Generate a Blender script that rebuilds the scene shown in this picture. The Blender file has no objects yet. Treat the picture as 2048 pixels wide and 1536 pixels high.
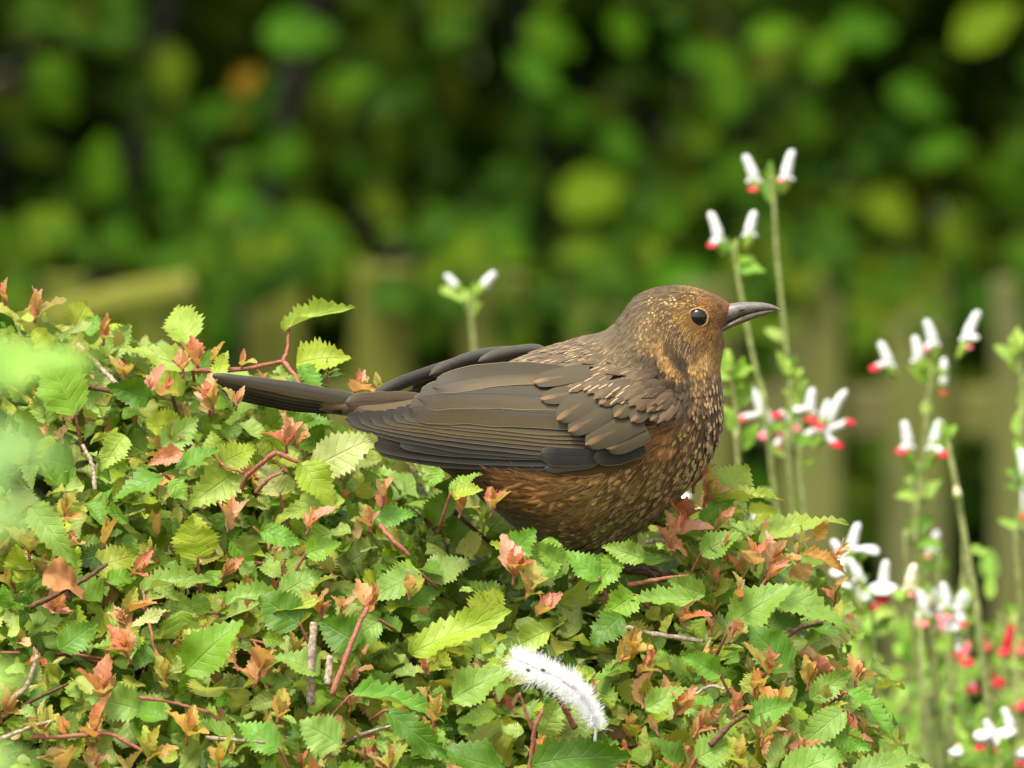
import bpy, math, random
import numpy as np
from mathutils import Vector, Matrix, noise as mnoise

# ------------------------------------------------------------------ scene, camera, sky, sun, exposure
SC = bpy.context.scene
COL = SC.collection
rng = np.random.default_rng(11)
random.seed(11)
R = math.radians

S_PX = 0.207e-3            # metres per photo pixel (2048 wide) at the bird's distance
D0 = 5.0                   # metres from lens to bird
TH = R(7.0)                # camera looks down by this much
ZC = 1.0                   # height of the picture's centre at the bird
FWD = np.array([0, math.cos(TH), -math.sin(TH)])
UPV = np.array([0, math.sin(TH), math.cos(TH)])
CAM = np.array([0, 0, ZC]) - D0 * FWD

cam_d = bpy.data.cameras.new('camera')
cam = bpy.data.objects.new('camera', cam_d)
COL.objects.link(cam)
cam.location = CAM
cam.rotation_euler = (math.pi / 2 - TH, 0, 0)
cam_d.sensor_width = 36
cam_d.lens = 36 * D0 / (2048 * S_PX)
cam_d.clip_start = 0.1
cam_d.clip_end = 600
cam_d.dof.use_dof = True
cam_d.dof.focus_distance = 4.965
cam_d.dof.aperture_fstop = 14.5
SC.camera = cam

SUN_EL, SUN_AZ = R(64), R(215)      # azimuth measured from +Y clockwise: behind the camera, to its left
w = bpy.data.worlds.new('World')
SC.world = w
w.use_nodes = True
nt = w.node_tree
bg = nt.nodes['Background']
sky = nt.nodes.new('ShaderNodeTexSky')
sky.sky_type = 'NISHITA'
sky.sun_disc = False
sky.sun_elevation = SUN_EL
sky.sun_rotation = SUN_AZ
sky.dust_density = 4.0
sky.air_density = 1.0
hs = nt.nodes.new('ShaderNodeHueSaturation')
hs.inputs['Saturation'].default_value = 0.06       # an overcast, nearly grey sky
nt.links.new(sky.outputs[0], hs.inputs['Color'])
nt.links.new(hs.outputs[0], bg.inputs['Color'])
bg.inputs['Strength'].default_value = 0.12

sl = bpy.data.lights.new('sun', 'SUN')
sl.energy = 1.5
sl.angle = R(14)
sl.color = (1.0, 0.93, 0.80)
so = bpy.data.objects.new('sun', sl)
COL.objects.link(so)
sd = Vector((math.sin(SUN_AZ) * math.cos(SUN_EL), math.cos(SUN_AZ) * math.cos(SUN_EL), math.sin(SUN_EL)))
so.rotation_euler = (-sd).to_track_quat('-Z', 'Y').to_euler()
so.location = (0, -2, 6)

vs = SC.view_settings
vs.view_transform = 'Standard'
vs.look = 'None'
vs.gamma = 1
vs.exposure = 1.5
SC.cycles.use_denoising = True
try:
    SC.cycles.denoiser = 'OPENIMAGEDENOISE'
except Exception:
    pass
SC.cycles.max_bounces = 7
SC.cycles.transparent_max_bounces = 6
SC.cycles.caustics_reflective = False
SC.cycles.caustics_refractive = False

# ------------------------------------------------------------------ helpers: pixels and places
def PD(u, v, d=D0):
    """photo pixel + distance along the view axis -> world point"""
    k = S_PX * d / D0
    return CAM + FWD * d + np.array([1, 0, 0]) * ((u - 1024) * k) + UPV * ((768 - v) * k)

def PY(u, v, y):
    """photo pixel + world depth y -> world point"""
    ray = FWD * D0 + np.array([1, 0, 0]) * ((u - 1024) * S_PX) + UPV * ((768 - v) * S_PX)
    return CAM + ray * ((y - CAM[1]) / ray[1])

def PYA(u, v, y):
    u = np.asarray(u, float); v = np.asarray(v, float); y = np.asarray(y, float)
    a = (u - 1024) * S_PX; b = (768 - v) * S_PX
    ray = FWD[None] * D0 + np.stack([a, UPV[1] * b, UPV[2] * b], -1)
    return CAM[None] + ray * ((y - CAM[1]) / ray[:, 1])[:, None]

def PROJ(p):
    p = np.asarray(p, float) - CAM
    d = p @ FWD
    return 1024 + p[..., 0] / d * D0 / S_PX, 768 - (p @ UPV) / d * D0 / S_PX

def lin(c):
    c = np.asarray(c, float) / 255.0
    return np.where(c <= 0.04045, c / 12.92, ((c + 0.055) / 1.055) ** 2.4)

def unit(v):
    v = np.asarray(v, float)
    return v / (np.linalg.norm(v, axis=-1, keepdims=True) + 1e-12)

# ------------------------------------------------------------------ helpers: meshes and objects
def mesh_np(name, verts, faces, uv=None, attrs=None, mat=None, smooth=True):
    """faces: int array (n,3) or (n,4) or a list of such arrays"""
    if not isinstance(faces, list):
        faces = [faces]
    faces = [np.asarray(f, np.int32) for f in faces if len(f)]
    me = bpy.data.meshes.new(name)
    verts = np.asarray(verts, np.float32)
    me.vertices.add(len(verts))
    me.vertices.foreach_set('co', verts.ravel())
    nl = sum(f.size for f in faces); nf = sum(len(f) for f in faces)
    me.loops.add(nl); me.polygons.add(nf)
    li = np.concatenate([f.ravel() for f in faces])
    tot = np.concatenate([np.full(len(f), f.shape[1], np.int32) for f in faces])
    st = np.concatenate([[0], np.cumsum(tot)[:-1]]).astype(np.int32)
    me.loops.foreach_set('vertex_index', li)
    me.polygons.foreach_set('loop_start', st)
    me.polygons.foreach_set('loop_total', tot)
    me.polygons.foreach_set('use_smooth', np.full(nf, smooth))
    me.update(calc_edges=True)
    if uv is not None:
        lay = me.uv_layers.new(name='UVMap')
        lay.data.foreach_set('uv', np.asarray(uv, np.float32)[li].ravel())
    for k, a in (attrs or {}).items():
        a = np.asarray(a, np.float32)
        if a.ndim == 1:
            at = me.attributes.new(k, 'FLOAT', 'POINT'); at.data.foreach_set('value', a)
        else:
            at = me.attributes.new(k, 'FLOAT_COLOR', 'POINT')
            at.data.foreach_set('color', np.concatenate([a, np.ones((len(a), 1), np.float32)], 1).ravel())
    if mat:
        me.materials.append(mat)
    return me

def obj(name, me, parent=None, loc=None):
    o = bpy.data.objects.new(name, me)
    COL.objects.link(o)
    if loc is not None:
        o.location = loc
    if parent is not None:
        o.parent = parent
        o.matrix_parent_inverse = Matrix.Translation(-parent.location)   # empties here are only moved
    return o

def thing(name, label, cat, loc, group=None):
    o = bpy.data.objects.new(name, None)
    COL.objects.link(o)
    o.location = loc
    o.empty_display_size = 0.02
    return tag(o, label, cat, group)

def tag(o, label, cat, group=None, kind=None):
    o['label'] = label; o['category'] = cat
    if group: o['group'] = group
    if kind: o['kind'] = kind
    return o

def tube(pts, radii, sides=7, cap=True):
    """returns verts, quads, uv of a tapering tube through pts"""
    pts = np.asarray(pts, float); n = len(pts)
    radii = np.broadcast_to(np.asarray(radii, float), (n,))
    tg = unit(np.gradient(pts, axis=0))
    ref = np.array([0.13, 0.98, 0.17])
    V = []; UV = []
    for i in range(n):
        a = ref - tg[i] * (ref @ tg[i])
        if np.linalg.norm(a) < 0.05:
            a = np.array([1.0, 0, 0]) - tg[i] * tg[i][0]
        a = unit(a); ref = a
        b = np.cross(tg[i], a)
        th = np.arange(sides) / sides * 2 * math.pi
        V.append(pts[i] + radii[i] * (np.cos(th)[:, None] * a + np.sin(th)[:, None] * b))
        UV.append(np.stack([np.arange(sides) / sides, np.full(sides, i / max(1, n - 1))], 1))
    V = np.concatenate(V); UV = np.concatenate(UV)
    F = []
    for i in range(n - 1):
        for j in range(sides):
            k = (j + 1) % sides
            F.append((i * sides + j, i * sides + k, (i + 1) * sides + k, (i + 1) * sides + j))
    if cap:
        c0, c1 = len(V), len(V) + 1
        V = np.concatenate([V, pts[:1], pts[-1:]]); UV = np.concatenate([UV, [[0, 0]], [[0, 1]]])
        for j in range(sides):
            k = (j + 1) % sides
            F.append((c0, k, j, j)); F.append((c1, (n - 1) * sides + j, (n - 1) * sides + k, (n - 1) * sides + k))
    Q = np.array([f for f in F if f[2] != f[3]]); T = np.array([f[:3] for f in F if f[2] == f[3]])
    return V, ([Q, T] if len(T) else [Q]), UV

def smooth_path(pts, n=12):
    pts = np.asarray(pts, float)
    m = len(pts)
    if m == 2:
        return pts[0] + (pts[1] - pts[0]) * np.linspace(0, 1, n)[:, None]
    return crom(pts, np.linspace(0, m - 1, n))

def crom(P, t):
    """Catmull-Rom through rows of P at parameters t"""
    P = np.asarray(P, float); m = len(P)
    t = np.clip(np.asarray(t, float), 0, m - 1 - 1e-9)
    i = np.floor(t).astype(int); f = (t - i)
    p1 = P[i]; p2 = P[i + 1]
    p0 = np.where((i > 0)[(...,) + (None,) * (P.ndim - 1)], P[np.maximum(i - 1, 0)], 2 * p1 - p2)
    p3 = np.where((i < m - 2)[(...,) + (None,) * (P.ndim - 1)], P[np.minimum(i + 2, m - 1)], 2 * p2 - p1)
    f = f.reshape(f.shape + (1,) * (P.ndim - 1))
    return 0.5 * ((2 * p1) + (-p0 + p2) * f + (2 * p0 - 5 * p1 + 4 * p2 - p3) * f ** 2 + (-p0 + 3 * p1 - 3 * p2 + p3) * f ** 3)

class Acc:
    """collects many small pieces into one mesh"""
    def __init__(s):
        s.V = []; s.F = []; s.UV = []; s.A = {}; s.n = 0
    def add(s, V, F, UV, **at):
        for f in (F if isinstance(F, list) else [F]):
            s.F.append(np.asarray(f) + s.n)
        s.V.append(V); s.UV.append(UV); s.n += len(V)
        for k, a in at.items():
            a = np.asarray(a, float)
            s.A.setdefault(k, []).append(np.broadcast_to(a, (len(V),) + a.shape[-1:] if a.ndim else (len(V),)))
    def mesh(s, name, mat):
        tri = [f for f in s.F if f.shape[1] == 3]; qd = [f for f in s.F if f.shape[1] == 4]
        fs = [np.concatenate(x) for x in (tri, qd) if x]
        return mesh_np(name, np.concatenate(s.V), fs, np.concatenate(s.UV), {k: np.concatenate(a) for k, a in s.A.items()}, mat)

# ------------------------------------------------------------------ helpers: materials
class NT:
    def __init__(s, name):
        s.m = bpy.data.materials.new(name); s.m.use_nodes = True
        s.t = s.m.node_tree
        s.t.nodes.clear()
        s.out = s.t.nodes.new('ShaderNodeOutputMaterial')
    def n(s, typ, **kw):
        nd = s.t.nodes.new(typ)
        for k, v in kw.items():
            if k.startswith('i_'):
                nd.inputs[k[2:].replace('_', ' ')].default_value = v
            else:
                setattr(nd, k, v)
        return nd
    def set(s, sock, val):
        if hasattr(val, 'is_output') or isinstance(val, bpy.types.NodeSocket):
            s.t.links.new(val, sock)
        else:
            sock.default_value = val
    def math(s, op, a, b=None, c=None, clamp=False):
        nd = s.t.nodes.new('ShaderNodeMath'); nd.operation = op; nd.use_clamp = clamp
        s.set(nd.inputs[0], a)
        if b is not None: s.set(nd.inputs[1], b)
        if c is not None: s.set(nd.inputs[2], c)
        return nd.outputs[0]
    def step(s, x, lo, hi):
        nd = s.t.nodes.new('ShaderNodeMapRange'); nd.interpolation_type = 'SMOOTHSTEP'
        s.set(nd.inputs[0], x); nd.inputs[1].default_value = lo; nd.inputs[2].default_value = hi
        return nd.outputs[0]
    def mix(s, f, a, b, blend='MIX'):
        nd = s.t.nodes.new('ShaderNodeMix'); nd.data_type = 'RGBA'; nd.blend_type = blend
        s.set(nd.inputs[0], f)
        s.set(nd.inputs[6], a if isinstance(a, bpy.types.NodeSocket) else tuple(a) + (1,) if len(a) == 3 else a)
        s.set(nd.inputs[7], b if isinstance(b, bpy.types.NodeSocket) else tuple(b) + (1,) if len(b) == 3 else b)
        return nd.outputs[2]
    def attr(s, name):
        nd = s.t.nodes.new('ShaderNodeAttribute'); nd.attribute_name = name
        return nd
    def uv(s):
        nd = s.t.nodes.new('ShaderNodeTexCoord'); sp = s.t.nodes.new('ShaderNodeSeparateXYZ')
        s.t.links.new(nd.outputs['UV'], sp.inputs[0])
        return sp.outputs[0], sp.outputs[1], nd
    def noise(s, vec, scale, detail=3.0, rough=0.55):
        nd = s.t.nodes.new('ShaderNodeTexNoise')
        if vec is not None: s.t.links.new(vec, nd.inputs['Vector'])
        nd.inputs['Scale'].default_value = scale; nd.inputs['Detail'].default_value = detail
        nd.inputs['Roughness'].default_value = rough
        return nd.outputs[0]
    def bump(s, h, strength, dist):
        nd = s.t.nodes.new('ShaderNodeBump'); nd.inputs['Strength'].default_value = strength
        nd.inputs['Distance'].default_value = dist
        s.t.links.new(h, nd.inputs['Height'])
        return nd.outputs[0]
    def principled(s, col, rough=0.6, spec=0.3, normal=None, **kw):
        b = s.t.nodes.new('ShaderNodeBsdfPrincipled')
        s.set(b.inputs['Base Color'], col if isinstance(col, bpy.types.NodeSocket) else tuple(col) + (1,))
        s.set(b.inputs['Roughness'], rough)
        s.set(b.inputs['Specular IOR Level'], spec)
        if normal is not None: s.t.links.new(normal, b.inputs['Normal'])
        for k, v in kw.items(): s.set(b.inputs[k.replace('_', ' ')], v)
        return b
    def done(s, shader):
        s.t.links.new(shader, s.out.inputs[0])
        return s.m

def dull(c, f=0.78, g=0.14):
    """tone a colour down and towards grey"""
    c = np.asarray(c, float) * f
    return c * (1 - g) + g * (c @ np.array([.3, .6, .1]))[..., None]

def leaf_material(name, source, transl=0.32, rough=0.42, spec=0.42, red_edge=0.25, veins=7.0):
    """source 'object' reads the object's own colour, 'attr' a colour stored with each leaf"""
    k = NT(name)
    u, v, tc = k.uv()
    au = k.math('ABSOLUTE', u)
    if source == 'object':
        oi = k.n('ShaderNodeObjectInfo'); col = oi.outputs['Color']
    else:
        col = k.attr('col').outputs['Color']
    pos = k.n('ShaderNodeNewGeometry').outputs['Position']
    mid = k.math('SUBTRACT', 1.0, k.step(au, 0.02, 0.075))
    ph = k.math('FRACT', k.math('MULTIPLY', k.math('SUBTRACT', v, k.math('MULTIPLY', au, 0.22)), veins))
    sv = k.math('SUBTRACT', 1.0, k.step(k.math('ABSOLUTE', k.math('SUBTRACT', ph, 0.5)), 0.0, 0.10))
    sv = k.math('MULTIPLY', sv, k.math('SUBTRACT', 1.0, k.step(au, 0.75, 1.0)))
    vein = k.math('MAXIMUM', mid, k.math('MULTIPLY', sv, 0.55))
    n1 = k.noise(pos, 260.0, 4.0)
    n2 = k.noise(pos, 1300.0, 2.0)
    c = k.mix(k.math('MULTIPLY', k.step(n1, 0.35, 0.7), 0.35), col, k.mix(1.0, col, (0.62, 0.72, 0.45), 'MULTIPLY'))
    c = k.mix(k.math('MULTIPLY', vein, 0.38), c, k.mix(0.5, col, (0.42, 0.5, 0.16)))
    c = k.mix(k.math('MULTIPLY', k.step(au, 0.86, 1.02), red_edge), c, (0.40, 0.22, 0.08))
    blot = k.math('MULTIPLY', k.step(k.noise(pos, 420.0, 1.0), 0.70, 0.76), 0.55)
    c = k.mix(blot, c, (0.12, 0.07, 0.025))
    hgt = k.math('ADD', k.math('MULTIPLY', vein, -0.8), k.math('MULTIPLY', n2, 0.5))
    quilt = k.math('MULTIPLY', k.math('COSINE', k.math('MULTIPLY', k.math('SUBTRACT', ph, 0.5), 6.283)), -0.5)
    hgt = k.math('ADD', hgt, k.math('MULTIPLY', quilt, 0.16))
    bf = k.n('ShaderNodeNewGeometry').outputs['Backfacing']
    c = k.mix(k.math('MULTIPLY', bf, 0.55), c, k.mix(0.45, c, (0.40, 0.44, 0.24)))      # paler underside
    nrm = k.bump(hgt, 0.6, 0.0006)
    rr = k.math('ADD', rough, k.math('MULTIPLY', k.math('SUBTRACT', n1, 0.5), 0.3))
    p = k.principled(c, rr, spec, nrm)
    tr = k.n('ShaderNodeBsdfTranslucent')
    k.set(tr.inputs['Color'], k.mix(1.0, c, (1.25, 1.15, 0.55), 'MULTIPLY'))
    mx = k.n('ShaderNodeMixShader'); mx.inputs[0].default_value = transl
    k.t.links.new(p.outputs[0], mx.inputs[1]); k.t.links.new(tr.outputs[0], mx.inputs[2])
    return k.done(mx.outputs[0])

def simple_material(name, col, col2=None, scale=400.0, rough=0.7, spec=0.25, bump=0.3, bdist=0.0004, source=None, stretch=None, **kw):
    k = NT(name)
    geo = k.n('ShaderNodeTexCoord').outputs['Object']
    if stretch:
        mp = k.n('ShaderNodeMapping'); mp.inputs['Scale'].default_value = stretch
        k.t.links.new(geo, mp.inputs[0]); geo = mp.outputs[0]
    n = k.noise(geo, scale, 5.0)
    a = k.attr(source).outputs['Color'] if source else tuple(col) + (1,)
    b = k.mix(1.0, a, (0.55, 0.55, 0.5), 'MULTIPLY') if col2 is None else tuple(col2) + (1,)
    c = k.mix(k.step(n, 0.3, 0.7), a, b)
    p = k.principled(c, rough, spec, k.bump(n, bump, bdist), **kw)
    return k.done(p.outputs[0])

M = {}
M['leaf'] = leaf_material('hedge_leaf', 'object', spec=0.42, rough=0.48)
M['leaf_mass'] = leaf_material('hedge_leaf_mass', 'attr', spec=0.42, rough=0.48)
M['young'] = leaf_material('young_leaf', 'object', transl=0.45, rough=0.45, spec=0.35, red_edge=0.3, veins=6)
M['far_leaf'] = leaf_material('far_leaf', 'object', transl=0.15, rough=0.75, spec=0.03, red_edge=0.0)
M['far_mass'] = leaf_material('far_leaf_mass', 'attr', transl=0.15, rough=0.75, spec=0.03, red_edge=0.0)
M['bark_red'] = simple_material('red_bark', lin((164, 104, 84)), lin((122, 76, 58)), 900)
M['bark_grey'] = simple_material('grey_bark', lin((176, 160, 136)), lin((110, 96, 78)), 700, bump=0.6)
M['bark_brown'] = simple_material('brown_bark', lin((110, 80, 55)), lin((70, 50, 36)), 700, bump=0.6)
M['bark_dark'] = simple_material('dark_bark', lin((34, 30, 18)), lin((20, 19, 11)), 200, bump=0.6)
M['stem_green'] = simple_material('green_stem', lin((150, 160, 96)), lin((112, 116, 66)), 300)
M['mass_stem'] = simple_material('mass_stem', None, None, 700, source='col')
M['dead'] = simple_material('dead_leaf', lin((196, 140, 88)), lin((130, 84, 50)), 500, bump=0.5, rough=0.8)

# ------------------------------------------------------------------ leaf shapes
def leaf_geo(seed, rows=20, aspect=0.62, teeth=0.11, fold=0.30, droop=0.25, twist=0.0, tip=1.0, cols=2, cut=0, lobe=0.0):
    """a serrated leaf, base at the origin, 1 long along +Y, upper face +Z; returns V, F, UV"""
    r = np.random.default_rng(seed)
    us = np.linspace(-1, 1, 2 * cols + 1)
    V = []; UV = []
    ph = r.uniform(0, 6.28, 4)
    for i in range(rows + 1):
        t = i / rows
        wd = 0.5 * aspect * (np.sin(math.pi * min(1, t) ** 0.78) ** 0.85 * (1 - 0.18 * tip * t) + 0.02 * (1 - t))
        wd *= 1 + lobe * math.sin(t * 21 + ph[3]) * math.sin(math.pi * t)
        if cut: t = t * cut; wd = 0.5 * aspect * np.sin(math.pi * t ** 0.78) ** 0.85
        elif i == rows: wd = 0.0
        for u in us:
            e = abs(u)
            sgn = 1 if u > 0 else -1
            tooth = 0.0; dy = 0.0
            if e > 0.99 and 1 < i < rows:
                if i % 2: tooth = teeth * r.uniform(0.6, 1.3); dy = 0.35 / rows * r.uniform(0.7, 1.3)
                else: tooth = -teeth * 0.35
            x = u * wd + sgn * tooth * 0.5 * aspect * (0.5 + 0.5 * math.sin(math.pi * t)) * (e > 0.99)
            z = abs(x) * math.tan(fold) - droop * t * t
            z += 0.04 * math.sin(7 * t + ph[0]) * u + 0.03 * math.sin(11 * t + ph[1]) * e * sgn + 0.02 * math.sin(19 * t + ph[2]) * e
            if cut and i == rows: dy = r.normal(0, .035)
            a = twist * (t - 0.2)
            V.append((x * math.cos(a) - z * math.sin(a) * 0.3, t + dy, z + x * math.sin(a)))
            UV.append((u, t))
    V = np.array(V); UV = np.array(UV); c = len(us)
    F = np.array([(i * c + j, i * c + j + 1, (i + 1) * c + j + 1, (i + 1) * c + j) for i in range(rows) for j in range(c - 1)])
    return V, F, UV

LEAF_GEO = []
for i in range(14):
    LEAF_GEO.append(leaf_geo(100 + i, 24, aspect=[.62, .7, .58, .75, .66, .8, .6, .68, .72, .64, .62, .7, .78, .56][i], teeth=.15 + .10 * ((i * 7) % 5) / 5,
                             cut=[0, 0, 0, 0, 0, 0, 0, 0, 0, 0, .62, .75, .55, .8][i], lobe=[.05, .1, .16, .05, .12, .04, .2, .08, .14, .1, .1, .15, .05, .2][i],
                             fold=R([14, 26, 10, 22, 32, 8, 24, 14, 30, 12, 20, 14, 26, 30][i]), droop=[.12, .34, .06, .24, .42, .14, -.14, .3, .18, .46, .1, .2, -.1, .3][i],
                             twist=[0, .4, -.4, .7, -.3, 0, .3, -.7, .2, -.2, .4, -.3, .5, -.6][i]))
YOUNG_GEO = [leaf_geo(200 + i, 12, aspect=[.40, .52, .36, .6, .46, .56][i], teeth=.16, fold=R([38, 25, 45, 20, 32, 30][i]), droop=[.1, .3, -.1, .2, .0, .4][i],
                      twist=[0, .5, -.4, .2, -.6, .1][i]) for i in range(6)]
COARSE_GEO = [leaf_geo(300 + i, 8, aspect=.66, teeth=.12, fold=R(15), droop=.15 * (i - 1), twist=.2 * (i - 1.5), cols=1) for i in range(4)]
SMOOTH_GEO = [leaf_geo(400 + i, 8, aspect=[.62, .7, .55, .66][i], teeth=0.0, fold=R([10, 20, 14, 5][i]), droop=[.1, .25, .0, .3][i], cols=1) for i in range(4)]

def leaf_meshes(geos, name, mat):
    return [mesh_np(name, g[0], g[1], g[2], None, mat) for g in geos]
ME_LEAF = leaf_meshes(LEAF_GEO, 'leaf_blade', M['leaf'])
ME_YOUNG = leaf_meshes(YOUNG_GEO, 'young_leaf_blade', M['young'])
ME_FAR = leaf_meshes(SMOOTH_GEO, 'far_leaf_blade', M['far_leaf'])

def frame(direction, normal):
    y = unit(direction); n = np.asarray(normal, float)
    z = n - y * (n @ y)
    if np.linalg.norm(z) < 1e-4:
        z = np.cross(y, [1, 0, 0])
    z = unit(z); x = np.cross(y, z)
    return np.stack([x, y, z], 1)

def put_leaf(name, me, parent, base, direction, normal, length, wscale, col):
    o = bpy.data.objects.new(name, me)
    COL.objects.link(o)
    Rm = frame(direction, normal) * np.array([length * wscale, length, length])[None]
    m = Matrix([list(Rm[i]) + [base[i]] for i in range(3)] + [[0, 0, 0, 1]])
    o.parent = parent
    if parent.type == 'EMPTY':
        o.matrix_parent_inverse = Matrix.Translation(-parent.location)
    o.matrix_basis = m
    o.color = tuple(col) + (1,)
    return o

def acc_leaf(acc, geo, base, direction, normal, length, wscale, col):
    Rm = frame(direction, normal) * np.array([length * wscale, length, length])[None]
    acc.add(geo[0] @ Rm.T + np.asarray(base), geo[1], geo[2], col=np.asarray(col)[None])

def rand_unit():
    return unit(rng.normal(size=3))

def jit(col, a=0.12):
    col = np.asarray(col, float)
    return np.clip(col * (1 + rng.normal(0, a)) * (1 + rng.normal(0, a * 0.35, 3)), 0.002, 0.9)
#@@PART2
# ------------------------------------------------------------------ ground
k = NT('soil_and_grass')
g = k.n('ShaderNodeTexCoord').outputs['Object']
n1 = k.noise(g, 3.0, 6.0); n2 = k.noise(g, 40.0, 4.0)
c = k.mix(k.step(n1, 0.35, 0.6), (0.05, 0.09, 0.02), (0.07, 0.05, 0.03))
M['ground'] = k.done(k.principled(c, 0.95, 0.1, k.bump(n2, 0.6, 0.02)).outputs[0])
gv = []; gx = np.concatenate([-np.geomspace(250, 3, 8), np.linspace(-2.5, 2.5, 21), np.geomspace(3, 250, 8)])
gy = np.concatenate([-np.geomspace(250, 7, 8), np.linspace(-6, 7, 40), np.geomspace(8, 250, 8)])
GV = np.array([(x, y, 0.012 * mnoise.noise((x * 1.7, y * 1.7, 3)) if abs(x) < 3 and -6 < y < 8 else 0.0) for y in gy for x in gx])
nx = len(gx)
GF = np.array([(j * nx + i, j * nx + i + 1, (j + 1) * nx + i + 1, (j + 1) * nx + i) for j in range(len(gy) - 1) for i in range(nx - 1)])
o = obj('ground', mesh_np('ground', GV, GF, None, None, M['ground']))
o['kind'] = 'structure'; o['label'] = 'bare garden soil with thin grass under the hedges'; o['category'] = 'ground'

# ------------------------------------------------------------------ picket fence
k = NT('mossy_wood')
g = k.n('ShaderNodeTexCoord').outputs['Object']
mp = k.n('ShaderNodeMapping'); mp.inputs['Scale'].default_value = (1, 1, 0.12); k.t.links.new(g, mp.inputs[0])
n1 = k.noise(g, 9.0, 4.0); n2 = k.noise(mp.outputs[0], 160.0, 5.0)
oi = k.n('ShaderNodeObjectInfo')
c = k.mix(k.step(n1, 0.35, 0.65), oi.outputs['Color'], k.mix(0.6, oi.outputs['Color'], (0.17, 0.19, 0.03)))
c = k.mix(k.math('MULTIPLY', k.step(n2, 0.45, 0.75), 0.5), c, (0.09, 0.085, 0.05))
M['wood'] = k.done(k.principled(c, 0.85, 0.15, k.bump(n2, 0.5, 0.002)).outputs[0])

def box(x0, x1, y0, y1, z0, z1, bev=0.002):
    """bevelled board, chamfered along all long edges"""
    b = bev
    prof = [(x0 + b, y0), (x1 - b, y0), (x1, y0 + b), (x1, y1 - b), (x1 - b, y1), (x0 + b, y1), (x0, y1 - b), (x0, y0 + b)]
    V = [(x, y, z) for z in (z0, z1 - b) for x, y in prof]
    cx, cy = (x0 + x1) / 2, (y0 + y1) / 2
    V += [(cx + (x - cx) * (1 - 2 * b / (x1 - x0)), cy + (y - cy) * (1 - 2 * b / (y1 - y0)), z1) for x, y in prof]
    F = [(r * 8 + i, r * 8 + (i + 1) % 8, (r + 1) * 8 + (i + 1) % 8, (r + 1) * 8 + i) for r in range(2) for i in range(8)]
    me = bpy.data.meshes.new('board')
    me.from_pydata(V, [], F + [tuple(range(7, -1, -1)), tuple(range(16, 24))])
    me.materials.append(M['wood'])
    return me

D_F = 8.8
Y_F = PD(1024, 768, D_F)[1]
kf = S_PX * D_F / D0
fence = thing('picket_fence', 'low mossy wooden picket fence standing in front of the tall hedge', 'fence', (0, Y_F, 0))
z_top = PD(1024, 545, D_F)[2]
pick_u = [-320, -105, 115, 330, 550, 765, 985, 1200, 1412, 1622, 1835, 2050, 2265, 2480]
for i, u in enumerate(pick_u):
    x = (u - 1024) * kf
    hw = 62 * kf * random.uniform(0.93, 1.06)
    f = max(0, min(1, (u - 300) / 1500))
    o = obj('picket', box(x - hw, x + hw, Y_F, Y_F + 0.014, -0.02, z_top + random.uniform(-0.012, 0.006), 0.003), fence)
    o.color = tuple(lin(np.array((80, 82, 14)) * (1 - f) + np.array((112, 112, 70)) * f) * random.uniform(0.75, 1.1)) + (1,)
for zz in (PD(1024, 832, D_F)[2], 0.22):
    o = obj('rail', box((pick_u[0] - 1070) * kf, (pick_u[-1] - 978) * kf, Y_F + 0.0165, Y_F + 0.040, zz - 0.016, zz + 0.016, 0.002), fence)
    o.color = tuple(lin((112, 106, 68))) + (1,)
sv = bpy.data.meshes.new('slat')
a = PD(85, 640, D_F - 0.5); b = PD(385, 572, D_F - 0.5)
dx = unit(b - a); up = np.array([-dx[2], 0, dx[0]])
prof = [(0.0, -0.012), (0.007, -0.009), (0.009, 0.0), (0.007, 0.008), (0, 0.011), (-0.007, 0.008), (-0.009, 0), (-0.007, -0.009)]
V = [p + up * q[1] * sc + np.array([0, 1, 0]) * q[0] for p, sc in ((a, .7), ((a + b) / 2 + up * .002, 1.0), (b, .85)) for q in prof]
sv.from_pydata([tuple(x) for x in V], [], [(r * 8 + i, r * 8 + (i + 1) % 8, (r + 1) * 8 + (i + 1) % 8, (r + 1) * 8 + i) for r in range(2) for i in range(8)] + [tuple(range(7, -1, -1)), tuple(range(16, 24))])
sv.materials.append(M['wood'])
o = tag(obj('wooden_slat', sv), 'pale yellow-green slat leaning slanted across the picket tops', 'slat')
o.color = tuple(lin((118, 120, 38))) + (1,)

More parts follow.
